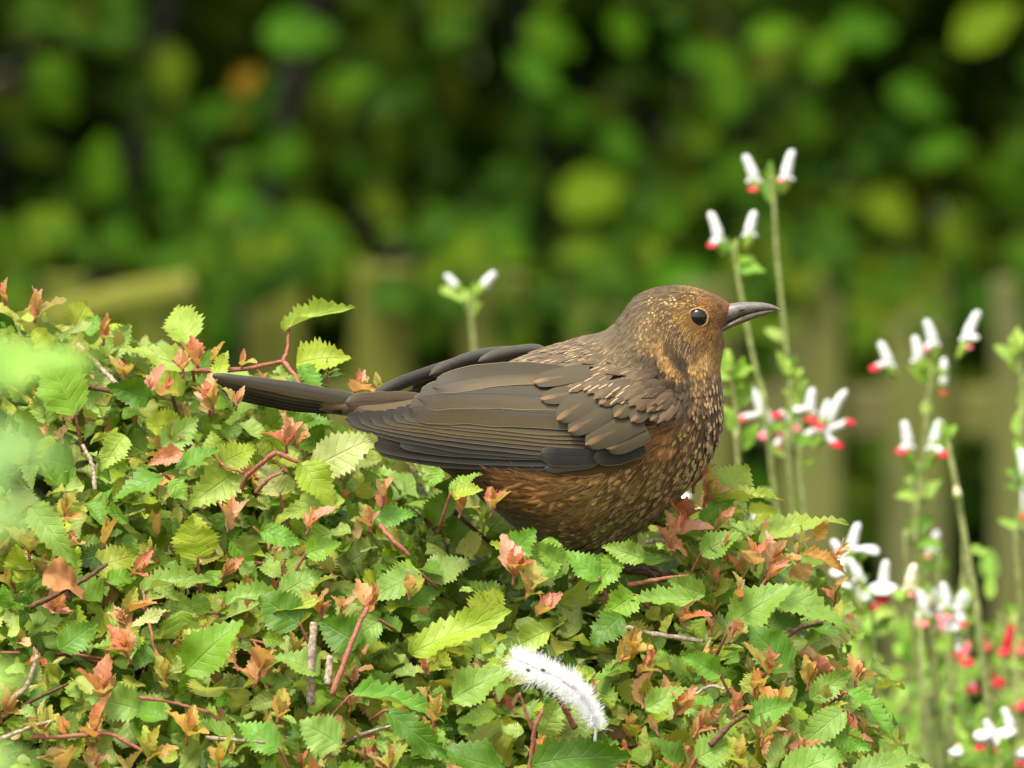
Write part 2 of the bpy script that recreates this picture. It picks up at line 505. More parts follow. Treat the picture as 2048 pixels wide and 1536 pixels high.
# ------------------------------------------------------------------ tall hedge behind the fence
hd = thing('tall_hedge', 'tall dense dark green broad-leaved hedge behind the picket fence', 'hedge', (0, PD(1024, 400, 9.7)[1], 0))
FAR = [lin((38, 70, 2)), lin((50, 80, 2)), lin((30, 56, 3)), lin((62, 82, 5)), lin((42, 74, 8)), lin((66, 80, 8))]
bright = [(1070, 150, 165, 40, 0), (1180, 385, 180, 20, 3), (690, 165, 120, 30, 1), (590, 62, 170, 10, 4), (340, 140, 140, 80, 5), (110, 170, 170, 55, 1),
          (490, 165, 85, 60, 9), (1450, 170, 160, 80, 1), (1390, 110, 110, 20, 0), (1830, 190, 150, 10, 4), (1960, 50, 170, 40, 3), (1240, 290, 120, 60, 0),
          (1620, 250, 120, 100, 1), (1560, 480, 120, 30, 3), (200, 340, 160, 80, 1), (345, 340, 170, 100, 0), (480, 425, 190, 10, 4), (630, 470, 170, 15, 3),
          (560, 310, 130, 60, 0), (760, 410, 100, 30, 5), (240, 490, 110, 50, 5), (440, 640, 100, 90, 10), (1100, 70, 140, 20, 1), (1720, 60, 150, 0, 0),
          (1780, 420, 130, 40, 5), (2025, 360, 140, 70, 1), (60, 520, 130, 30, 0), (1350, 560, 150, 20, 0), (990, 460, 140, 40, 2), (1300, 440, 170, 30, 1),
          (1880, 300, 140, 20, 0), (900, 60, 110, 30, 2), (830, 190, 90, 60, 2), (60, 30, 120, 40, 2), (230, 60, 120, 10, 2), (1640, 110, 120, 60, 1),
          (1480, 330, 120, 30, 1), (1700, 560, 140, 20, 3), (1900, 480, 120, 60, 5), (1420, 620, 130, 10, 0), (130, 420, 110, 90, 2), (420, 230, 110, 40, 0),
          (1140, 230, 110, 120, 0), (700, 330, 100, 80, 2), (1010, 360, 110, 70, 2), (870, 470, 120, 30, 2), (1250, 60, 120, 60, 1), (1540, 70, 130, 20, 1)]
for (u, v, L, ang, ci) in bright:
    d = rng.uniform(9.2, 9.45); kk = S_PX * d / D0
    dr = np.array([math.cos(R(ang)), rng.uniform(-.3, .1), math.sin(R(ang)) * (1 if rng.random() < .5 else -1)])
    base = PD(u, v, d) - unit(dr) * L * .8 * kk * 0.5
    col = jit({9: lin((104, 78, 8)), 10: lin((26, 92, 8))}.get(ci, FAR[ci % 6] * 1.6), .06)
    put_leaf('leaf', ME_FAR[rng.integers(4)], hd, base, dr, (rng.uniform(-.4, .4), -1, rng.uniform(.5, 1.3)), L * .8 * kk * 1.1, rng.uniform(1.0, 1.25), col)
acc = Acc(); near_far = []
cnt = 0
k9 = S_PX * 9.7 / D0
while cnt < 20000:
    x = rng.uniform(-1.05, 1.05); z = rng.uniform(0.02, 2.05)
    dep = rng.random() ** 1.3
    y = hd.location.y - 0.38 + dep * 1.1
    nv = mnoise.noise((x * 6.5, y * 3.0, z * 6.5)) + 0.6 * mnoise.noise((x * 15 + 7, y * 6, z * 15))
    bias = 0.16 - 0.16 * (x > 0.05) if dep < 0.6 else -0.5
    # the deep hole in the foliage left of the bird's head
    hu = (x / k9 + 1024 - 930) / 170; hz = (z - PD(1024, 250, 9.7)[2]) / (160 * k9)
    if dep < 0.5 and hu * hu + hz * hz < 1: bias = 0.9
    if nv < bias: 
        cnt += 0.35
        continue
    cnt += 1
    L = rng.uniform(0.022, 0.044) * (1 + 0.6 * (dep > .5))
    dr = unit(np.array([rng.normal(), rng.normal() * .5 - .3, rng.normal() * .7 - .25]))
    nr = np.array([rng.normal() * .5, -0.8 + rng.normal() * .4, 0.9 + rng.normal() * .4])
    col = jit(FAR[rng.integers(6)], .18)
    if rng.random() < 0.001: col = jit(lin((120, 96, 24)))
    inview = abs(x) < 0.40 and z > 0.75 and z < PD(1024, -30, 9.7)[2]
    if dep < 0.22 and inview and len(near_far) < 250:
        near_far.append(1)
        put_leaf('leaf', ME_FAR[rng.integers(4)], hd, (x, y, z), dr, nr, L, rng.uniform(.9, 1.2), col)
    else:
        acc_leaf(acc, SMOOTH_GEO[rng.integers(4)], (x, y, z), dr, nr, L, rng.uniform(.9, 1.2), col)
for i in range(5200):
    p = (rng.uniform(-1.3, 1.3), hd.location.y + rng.uniform(.55, 1.5), rng.uniform(0, 2.1))
    acc_leaf(acc, SMOOTH_GEO[rng.integers(4)], p, rng.normal(size=3), (rng.normal() * .5, -1, .5), rng.uniform(.07, .12), 1.2, jit(FAR[rng.integers(6)], .15))
for i in range(420):      # sprays hanging over the fence tops
    u = rng.uniform(-200, 2250); v = rng.uniform(440, 590) + 90 * (u > 1000) * rng.random(); d = rng.uniform(8.4, 9.0)
    L = rng.uniform(.022, .040)
    args = (PD(u, v, d), unit(np.array([rng.normal(), -.3, rng.normal() * .7 - .3])), (rng.normal() * .4, -.8, .9), L, rng.uniform(.9, 1.2), jit(FAR[rng.integers(6)] * 1.1, .12))
    if mnoise.noise((u * .006, v * .006, 2.2)) < -.08: continue
    acc_leaf(acc, SMOOTH_GEO[rng.integers(4)], *args)
o = obj('foliage', acc.mesh('far_foliage', M['far_mass']), hd); o['kind'] = 'stuff'
for i in range(16):
    x = -1.0 + i * 0.133 + rng.uniform(-.04, .04); y = hd.location.y + rng.uniform(0.0, 0.35)
    pts = [(x, y, -0.03)] + [(x + rng.normal() * .03 * j, y + rng.normal() * .03, 0.4 * j) for j in range(1, 6)]
    V, F, UV = tube(smooth_path(pts, 14), np.linspace(.016, .004, 14), 7)
    obj('branch', mesh_np('branch', V, F, UV, None, M['bark_dark']), hd)
for i in range(12):
    x = rng.uniform(-.6, .6); z = rng.uniform(.6, 1.3); y = hd.location.y - rng.uniform(.1, .3)
    dr = unit(np.array([rng.normal(), -.5, rng.normal()])) * rng.uniform(.08, .22)
    pts = np.array([(x, y, z)]) + dr * np.linspace(-.5, .5, 5)[:, None] + rng.normal(0, .006, (5, 3))
    V, F, UV = tube(smooth_path(pts, 8), np.linspace(.003, .0012, 8), 5)
    obj('twig', mesh_np('twig', V, F, UV, None, M['bark_dark']), hd)

# ------------------------------------------------------------------ salvias: white flowers with red lips between hedge and fence
M['petal_white'] = simple_material('white_petal', (0.66, 0.66, 0.64), (0.58, 0.59, 0.54), 300, rough=0.6, bump=0.1, Subsurface_Weight=0.15, Subsurface_Radius=(.002, .002, .0015))
M['petal_red'] = simple_material('red_petal', lin((206, 52, 60)), lin((178, 30, 44)), 300, rough=0.55, bump=0.1)
M['petal_pink'] = simple_material('pink_petal', lin((226, 96, 112)), lin((210, 120, 130)), 300, rough=0.55, bump=0.1)
M['petal_cream'] = simple_material('cream_petal', lin((236, 226, 196)), lin((214, 196, 160)), 300, rough=0.6, bump=0.1)
M['calyx'] = simple_material('green_calyx', lin((150, 178, 70)), lin((120, 150, 50)), 300, rough=0.6)
M['salvia_leaf'] = leaf_material('salvia_leaf', 'object', transl=0.35, rough=0.55, spec=0.3, red_edge=0)
M['salvia_mass'] = leaf_material('salvia_leaf_mass', 'attr', transl=0.35, rough=0.55, spec=0.3, red_edge=0)
ME_SAL = leaf_meshes(SMOOTH_GEO, 'salvia_leaf_blade', M['salvia_leaf'])
SALC = [lin((146, 184, 66)), lin((128, 168, 56)), lin((160, 190, 84)), lin((108, 150, 48))]
LIPM = {'r': 'petal_red', 'p': 'petal_pink', 'w': 'petal_white'}

def lobe(c, out, size, droop=0.7):
    """two rounded drooping lip lobes"""
    V = []; F = []
    n, mrow = 10, 7
    out = unit(out); side = unit(np.cross(out, [0, 0, 1.0])); dn = np.cross(side, out)
    for i in range(mrow):
        t = i / (mrow - 1)
        rr = size * math.sin(math.pi * (0.06 + 0.9 * t)) ** .7
        for j in range(n):
            a = j / n * 2 * math.pi
            V.append(np.asarray(c) + out * size * 1.5 * (t - .4) + side * rr * math.cos(a) * (1.0 + .18 * abs(math.cos(a))) + np.array([0, 0, 1]) * (rr * .42 * math.sin(a) - droop * size * t * t))
    F = [(i * n + j, i * n + (j + 1) % n, (i + 1) * n + (j + 1) % n, (i + 1) * n + j) for i in range(mrow - 1) for j in range(n)]
    return np.array(V), [np.array(F)]

def salvia_stem(label, d, stem_px, flowers, leaves=6, r_px=5.0):
    kk = S_PX * d / D0
    P3 = [PD(u, v, d) for u, v in stem_px]
    bot = np.array([P3[-1][0] + 0.06 * (1 if P3[-1][0] > 0.1 else .3), P3[-1][1] + 0.03, -0.01])
    P3 += [P3[-1] * .5 + bot * .5 + np.array([.02, 0, 0]), bot]
    root = thing('flowering_stem', label, 'flower', tuple(bot), 'white and red salvia stems in front of the fence')
    n = 10 * len(P3)
    path = smooth_path(P3, n)
    V, F, UV = tube(path, np.linspace(r_px * .75, r_px * 1.3, n) * kk, 7)
    obj('stem', mesh_np('stem', V, F, UV, None, M['stem_green']), root)
    top = P3[0]
    for fl in flowers:
        (x0, y0, x1, y1, lips) = fl[:5]; hoodc = fl[5] if len(fl) > 5 else 'petal_white'
        dz = rng.uniform(-.008, .008)
        fo = None
        if x1 is not None:
            b = PD(x0, y0, d + dz); t = PD(x1, y1, d + dz)
            ax = t - b; L = np.linalg.norm(ax)
            bend = np.array([1 if x1 > x0 else -1, 0, 0]) * L * .10
            pts = [b, b + ax * .3 + bend * -.2, b + ax * .6, b + ax * .85 + bend * .3, t + bend * .9]
            path = smooth_path(pts, 12)
            fat = min(1.0, L / (62 * kk))
            rad = np.interp(np.linspace(0, 1, 12), [0, .15, .35, .55, .8, .93, 1], [4.5, 9.5, 11.5, 9.5, 8.5, 6.5, 2]) * kk * (.55 + .45 * fat)
            V, F, UV = tube(path, rad, 9)
            fo = obj('flower', mesh_np('hood', V, F, UV, None, M[hoodc]), root)
            for sg in (-1, 1):       # side petals of the tube's mouth
                pc = b + ax * .22 + np.array([sg * 9.5, -3, 0]) * kk * fat
                V, F = lobe(pc, unit(np.array([sg * 1.0, -.5, -.2]) + ax / L * .3), 7.5 * kk * fat, .9)
                obj('petal', mesh_np('petal', V, F, None, None, M[hoodc]), fo)
            # calyx towards the stem
            cb = b + (path[0] - path[3]) * .9 + (top - b) * .16
            V, F, UV = tube(smooth_path([cb, b * .6 + cb * .4, b, path[2]], 8), np.array([2.5, 6, 8.5, 10, 10.5, 11, 10.8, 10.2]) * kk * .9, 8, cap=False)
            obj('calyx', mesh_np('calyx', V, F, UV, None, M['calyx']), fo)
        for (lx, ly, lc, ls) in lips:
            c = PD(lx, ly, d + dz - .004)
            src = b if x1 is not None else top
            out = unit((c - src) * np.array([1, 1, .3]) + np.array([0, -.004, 0]))
            V, F = lobe(c, out, ls * kk * (.85 if lc == 'r' else 1.0))
            lo = obj('lip' if fo is not None else 'flower', mesh_np('lip', V, F, None, None, M[LIPM[lc]]), fo or root)
            if fo is None: fo = lo
            if x1 is not None and np.linalg.norm(c - b) > 20 * kk:
                V, F, UV = tube(smooth_path([b + (t - b) * .25, (b + c) / 2 + np.array([0, 0, 6 * kk]), c], 8), np.array([6, 6.5, 7, 7.5, 8, 8.5, 8, 6]) * kk * .9, 8)
                obj('petal', mesh_np('petal', V, F, UV, None, M['petal_white']), fo)
    for i in range(leaves):
        if i < 4:
            b = np.array(top) + np.array([0, .008, -rng.uniform(0, 40) * kk])
            dr = unit(np.array([rng.uniform(-1, 1), rng.uniform(-.6, .6), rng.uniform(.5, 1.4)])); L = rng.uniform(26, 46) * kk
        else:
            j = rng.uniform(0, len(stem_px) - 1)
            b = crom(np.array(P3), np.array([j]))[0] + np.array([0, .004, 0])
            dr = unit(np.array([rng.uniform(-1, 1), rng.uniform(-.6, .6), rng.uniform(.0, .8)])); L = rng.uniform(34, 75) * kk
        put_leaf('leaf', ME_SAL[rng.integers(4)], root, b, dr, (rng.uniform(-.3, .3), -1, .8), L, .8, jit(SALC[rng.integers(4)], .08))

salvia_stem('tallest salvia stem with two white red-based flowers rising behind the bill', 5.62, [(1540, 350), (1548, 405), (1553, 500), (1565, 620), (1578, 750), (1592, 900), (1600, 1100)],
            [(1512, 372, 1493, 310, [(1506, 376, 'r', 11)]), (1570, 370, 1581, 300, [(1563, 358, 'p', 8)])], 9)
salvia_stem('salvia stem with two white flowers close above the bill', 5.58, [(1466, 488), (1474, 540), (1490, 630), (1512, 740), (1528, 800), (1550, 1000)],
            [(1440, 492, 1424, 424, [(1425, 488, 'r', 12)]), (1497, 480, 1506, 422, [])], 10)
salvia_stem('salvia stem crowned by five white flowers beside a dark fence gap', 5.66, [(1868, 730), (1858, 790), (1850, 880), (1845, 1000), (1840, 1150)],
            [(1780, 740, 1763, 684, [(1751, 733, 'r', 15)]), (1838, 732, 1832, 672, []), (1868, 698, 1855, 640, [(1853, 695, 'p', 8)]),
             (1930, 690, 1953, 622, [(1946, 672, 'w', 12), (1938, 692, 'p', 7)]), (1888, 745, 1888, 716, []), (1884, 775, 1892, 742, [(1887, 784, 'r', 8)])], 14)
salvia_stem('crowded salvia head with many drooping red lips beside the breast', 5.60, [(1600, 800), (1602, 850), (1600, 930), (1610, 1050), (1625, 1250)],
            [(1530, 840, 1508, 778, [(1480, 836, 'r', 18)]), (1620, 836, 1622, 776, [(1622, 836, 'r', 15), (1598, 815, 'w', 14)]),
             (1642, 880, 1684, 780, [(1698, 842, 'r', 17), (1672, 886, 'r', 17)]), (1575, 850, 1562, 822, [(1556, 828, 'r', 16)]),
             (1562, 885, 1560, 845, [(1550, 895, 'r', 16)], 'petal_pink'), (1600, 846, 1592, 790, [(1590, 852, 'p', 14)]), (1648, 845, 1655, 800, [(1640, 850, 'r', 13)]), (1540, 862, 1534, 818, [(1530, 868, 'p', 13)]), (1640, 865, 1632, 845, [(1610, 872, 'r', 9)])], 8)
salvia_stem('salvia stem with one matched pair of white flowers before a picket', 5.64, [(1840, 925), (1838, 980), (1830, 1080), (1825, 1250)],
            [(1816, 905, 1811, 842, [(1804, 900, 'r', 15)]), (1866, 908, 1876, 840, [(1886, 905, 'r', 16)])], 8)
salvia_stem('long bare salvia stem carrying a single dry beige calyx', 5.55, [(1896, 880), (1905, 930), (1916, 990), (1932, 1090), (1955, 1220), (1975, 1400)],
            [(1916, 994, 1912, 974, [], 'petal_cream')], 5, 7)
salvia_stem('salvia stem with one large spreading all-white flower by the hedge end', 5.50, [(1705, 1120), (1712, 1200), (1725, 1330), (1735, 1500)],
            [(1700, 1115, 1713, 1046, [(1740, 1096, 'w', 20)]), (1690, 1130, 1668, 1080, [(1676, 1140, 'w', 15)]), (1724, 1168, 1700, 1118, [])], 8)
salvia_stem('salvia stem with a broad white flower rimmed in red low by the hedge', 5.54, [(1745, 1200), (1748, 1280), (1752, 1400), (1755, 1560)],
            [(1708, 1205, 1725, 1150, [(1690, 1226, 'r', 18), (1690, 1170, 'w', 16), (1722, 1190, 'w', 18)]), (1768, 1185, 1769, 1120, [(1766, 1172, 'w', 27), (1764, 1194, 'r', 19), (1748, 1210, 'r', 13)]),
             (1818, 1188, 1826, 1128, [(1822, 1188, 'p', 7)], 'petal_cream')], 10)
salvia_stem('slim salvia stem with one narrow white flower among pale leaves', 5.70, [(1880, 1110), (1878, 1180), (1880, 1280), (1880, 1420)],
            [(1862, 1112, 1873, 1062, [(1855, 1112, 'p', 7)])], 7)
salvia_stem('salvia stem bearing cream and white flowers above the red ones', 5.66, [(1870, 1230), (1868, 1300), (1870, 1420), (1872, 1540)],
            [(1838, 1262, 1856, 1190, [], 'petal_cream'), (1886, 1235, 1872, 1178, [(1888, 1250, 'p', 12), (1905, 1235, 'w', 18)]), (1932, 1215, 1928, 1180, []), (1915, 1295, 1918, 1278, [(1915, 1306, 'r', 18)])], 9)
salvia_stem('salvia stem with a cluster of all-red flowers near the ground', 5.68, [(1985, 1260), (1980, 1330), (1985, 1450), (1990, 1560)],
            [(1970, 1310, 1968, 1275, [(1970, 1294, 'r', 16)], 'petal_red'), (2012, 1310, 2022, 1250, [(2008, 1302, 'r', 16)], 'petal_red'),
             (1985, 1372, 1982, 1330, [(1987, 1360, 'r', 27)], 'petal_red'), (1948, 1390, 1944, 1362, [(1944, 1376, 'r', 16)], 'petal_pink'), (2046, 1430, 2046, 1398, [(2038, 1412, 'r', 18)], 'petal_red'), (2046, 1320, 2044, 1282, [(2044, 1302, 'r', 14)], 'petal_red')], 8)
salvia_stem('salvia stem with a tight pink and white cluster among pale leaves', 5.60, [(1905, 1215), (1908, 1300), (1912, 1420), (1915, 1560)],
            [(1895, 1225, 1888, 1165, [(1888, 1232, 'p', 14)]), (1915, 1240, 1922, 1185, [(1925, 1246, 'r', 12), (1905, 1250, 'w', 16)]), (1850, 1240, 1842, 1180, [(1846, 1245, 'p', 12)]), (1930, 1320, 1936, 1285, [(1934, 1322, 'r', 17)], 'petal_pink')], 5)
salvia_stem('lowest salvia stem with white flowers edged in red at the bush foot', 5.52, [(2000, 1500), (2004, 1560), (2010, 1700)],
            [(1990, 1480, 1972, 1440, [(1962, 1490, 'r', 15), (1996, 1496, 'r', 13), (1968, 1466, 'w', 20)]), (2024, 1470, 2010, 1416, [(2012, 1462, 'w', 18)]),
             (2040, 1536, 2046, 1496, [(2040, 1524, 'r', 13), (2046, 1504, 'w', 16)]), (1905, 1525, 1918, 1490, [(1912, 1502, 'w', 14)], 'petal_cream')], 8)
salvia_stem('salvia stem with one white flower beside the last picket', 5.60, [(2062, 900), (2052, 960), (2050, 1060), (2046, 1250)],
            [(2046, 966, 2044, 898, [(2050, 1030, 'r', 13)])], 14)
salvia_stem('leafy salvia tip without open flowers beside the last picket', 5.63, [(2036, 690), (2044, 770), (2050, 860), (2060, 1000)],
            [(2030, 705, 2022, 676, [], 'calyx'), (2042, 700, 2048, 670, [], 'calyx')], 12)
salvia_stem('salvia stem with white flowers half hidden behind the hedge', 5.52, [(1540, 1060), (1560, 1120), (1575, 1250)],
            [(1528, 1072, 1508, 1030, [(1535, 1060, 'w', 26)]), (1560, 1075, 1600, 1060, [(1575, 1058, 'w', 17)], 'petal_cream'), (1628, 1320, 1620, 1280, [(1624, 1300, 'w', 18)]), (1548, 1180, 1540, 1150, [(1540, 1165, 'w', 16)])], 6)
salvia_stem('salvia flower glowing white just under the breast behind the hedge', 5.48, [(1368, 1010), (1372, 1080), (1380, 1200)],
            [(1362, 1008, 1352, 968, [(1360, 990, 'w', 20)])], 4)
salvia_stem('lone salvia stem with two opening buds behind the back', 5.72, [(938, 590), (943, 640), (950, 720), (956, 820), (960, 1000)],
            [(915, 578, 893, 550, []), (962, 578, 988, 545, [])], 8, 6)
salvia_stem('small leafy salvia shoots right behind the breast', 5.50, [(1462, 735), (1470, 800), (1480, 900), (1490, 1050)], [(1460, 740, 1456, 700, [], 'calyx')], 16)
salvia_stem('small leafy salvia shoot between the two tall stems', 5.56, [(1580, 745), (1582, 800), (1584, 900), (1590, 1050)], [(1578, 748, 1576, 722, [], 'calyx')], 12)

bush = thing('salvia_bush', 'low pale green salvia bush below the flowers beside the fence', 'bush', tuple(PD(1900, 1700, 5.8) * [1, 1, 0]))
acc = Acc(); nl = 0
for i in range(760):
    d = rng.uniform(5.72, 6.2); u = rng.uniform(1560, 2250); v = 1150 + 600 * rng.random() ** .6 + max(0, 1750 - u) * .5
    p = PD(u, v, d); dr = np.array([rng.normal(), rng.normal(), rng.uniform(.0, 1.6)]); nr = (rng.normal() * .4, -.7, .9)
    L = rng.uniform(34, 70) * S_PX * d / D0; cc = jit(SALC[rng.integers(4)], .12)
    if nl < 160 and d < 5.95 and v < 1560 and u < 2048:
        nl += 1; put_leaf('leaf', ME_SAL[rng.integers(4)], bush, p, dr, nr, L, .8, cc)
    else:
        acc_leaf(acc, SMOOTH_GEO[rng.integers(4)], p, dr, nr, L, .8, cc)
o = obj('foliage', acc.mesh('bush_foliage', M['salvia_mass']), bush); o['kind'] = 'stuff'
for i in range(34):
    d = rng.uniform(5.5, 6.05); u = rng.uniform(1640, 2200); a = PD(u, rng.uniform(1080, 1400), d); b = np.array([a[0] + rng.normal() * .03, a[1] + rng.normal() * .03, -.01])
    V, F, UV = tube(smooth_path([a, a * .6 + b * .4 + rng.normal(0, .008, 3), b], 9), np.linspace(.0007, .002, 9), 5)
    obj('stem', mesh_np('stem', V, F, UV, None, M['stem_green']), bush)
#@@PART3
# ------------------------------------------------------------------ the clipped hedge the bird sits on
SIL = np.array([(-500, 640), (0, 655), (130, 660), (250, 700), (400, 755), (560, 775), (700, 810), (850, 910), (950, 960), (1080, 1010), (1200, 1030), (1380, 1005),
                (1500, 1030), (1600, 1100), (1660, 1195), (1710, 1310), (1760, 1420), (1800, 1520), (1840, 1700), (1880, 1950)], float)
def hsurf(u, q):
    """hedge skin: photo column u and q = 0 at the ridge, 1 below the frame, negative behind the ridge"""
    vs_ = np.interp(u, SIL[:, 0], SIL[:, 1])
    if q >= 0:
        v = vs_ + q * (1800 - vs_ if u < 1700 else max(150, 1900 - vs_)); y = 0.06 - 0.22 * q ** 0.85
        return PY(u, v, y)
    p = PY(u, vs_, 0.06)
    return p + np.array([0, -q * .22, -.10 * q * q - .02 * -q])
def hnorm(u, q):
    e = .02
    a = hsurf(u + 12, q) - hsurf(u - 12, q); b = hsurf(u, q + e) - hsurf(u, q - e)
    n = unit(np.cross(a, b))
    if n[2] < 0: n = -n
    return n

GREEN = [lin(c) for c in ((118, 156, 48), (100, 142, 42), (132, 164, 54), (148, 170, 52), (134, 168, 84), (84, 126, 32), (122, 158, 66), (156, 172, 58), (106, 150, 50), (148, 178, 98), (158, 180, 104))]
YOUNG = [lin(c) for c in ((212, 136, 100), (216, 150, 120), (202, 118, 92), (196, 152, 88), (214, 162, 118), (184, 164, 86), (214, 146, 120), (222, 174, 144))]
PAL = {'g': lin((104, 158, 54)), 'b': lin((116, 162, 44)), 'd': lin((76, 122, 18)), 'y': lin((154, 180, 56)), 'p': lin((150, 178, 78)), 'w': lin((182, 188, 116)),
       'o': lin((190, 140, 62)), 'r': lin((206, 112, 80)), 'k': lin((214, 136, 104)), 's': lin((126, 164, 76))}
GREEN = [c * np.array([1.03, .97, .72]) for c in GREEN]
PAL = {k_: (c * np.array([1.03, .95, .72]) if k_ in 'gbdyps' else c) for k_, c in PAL.items()}
hedge = thing('clipped_hedge', 'clipped garden hedge of small toothed green leaves with orange-red new shoots', 'hedge', (-0.05, 0.03, 0))

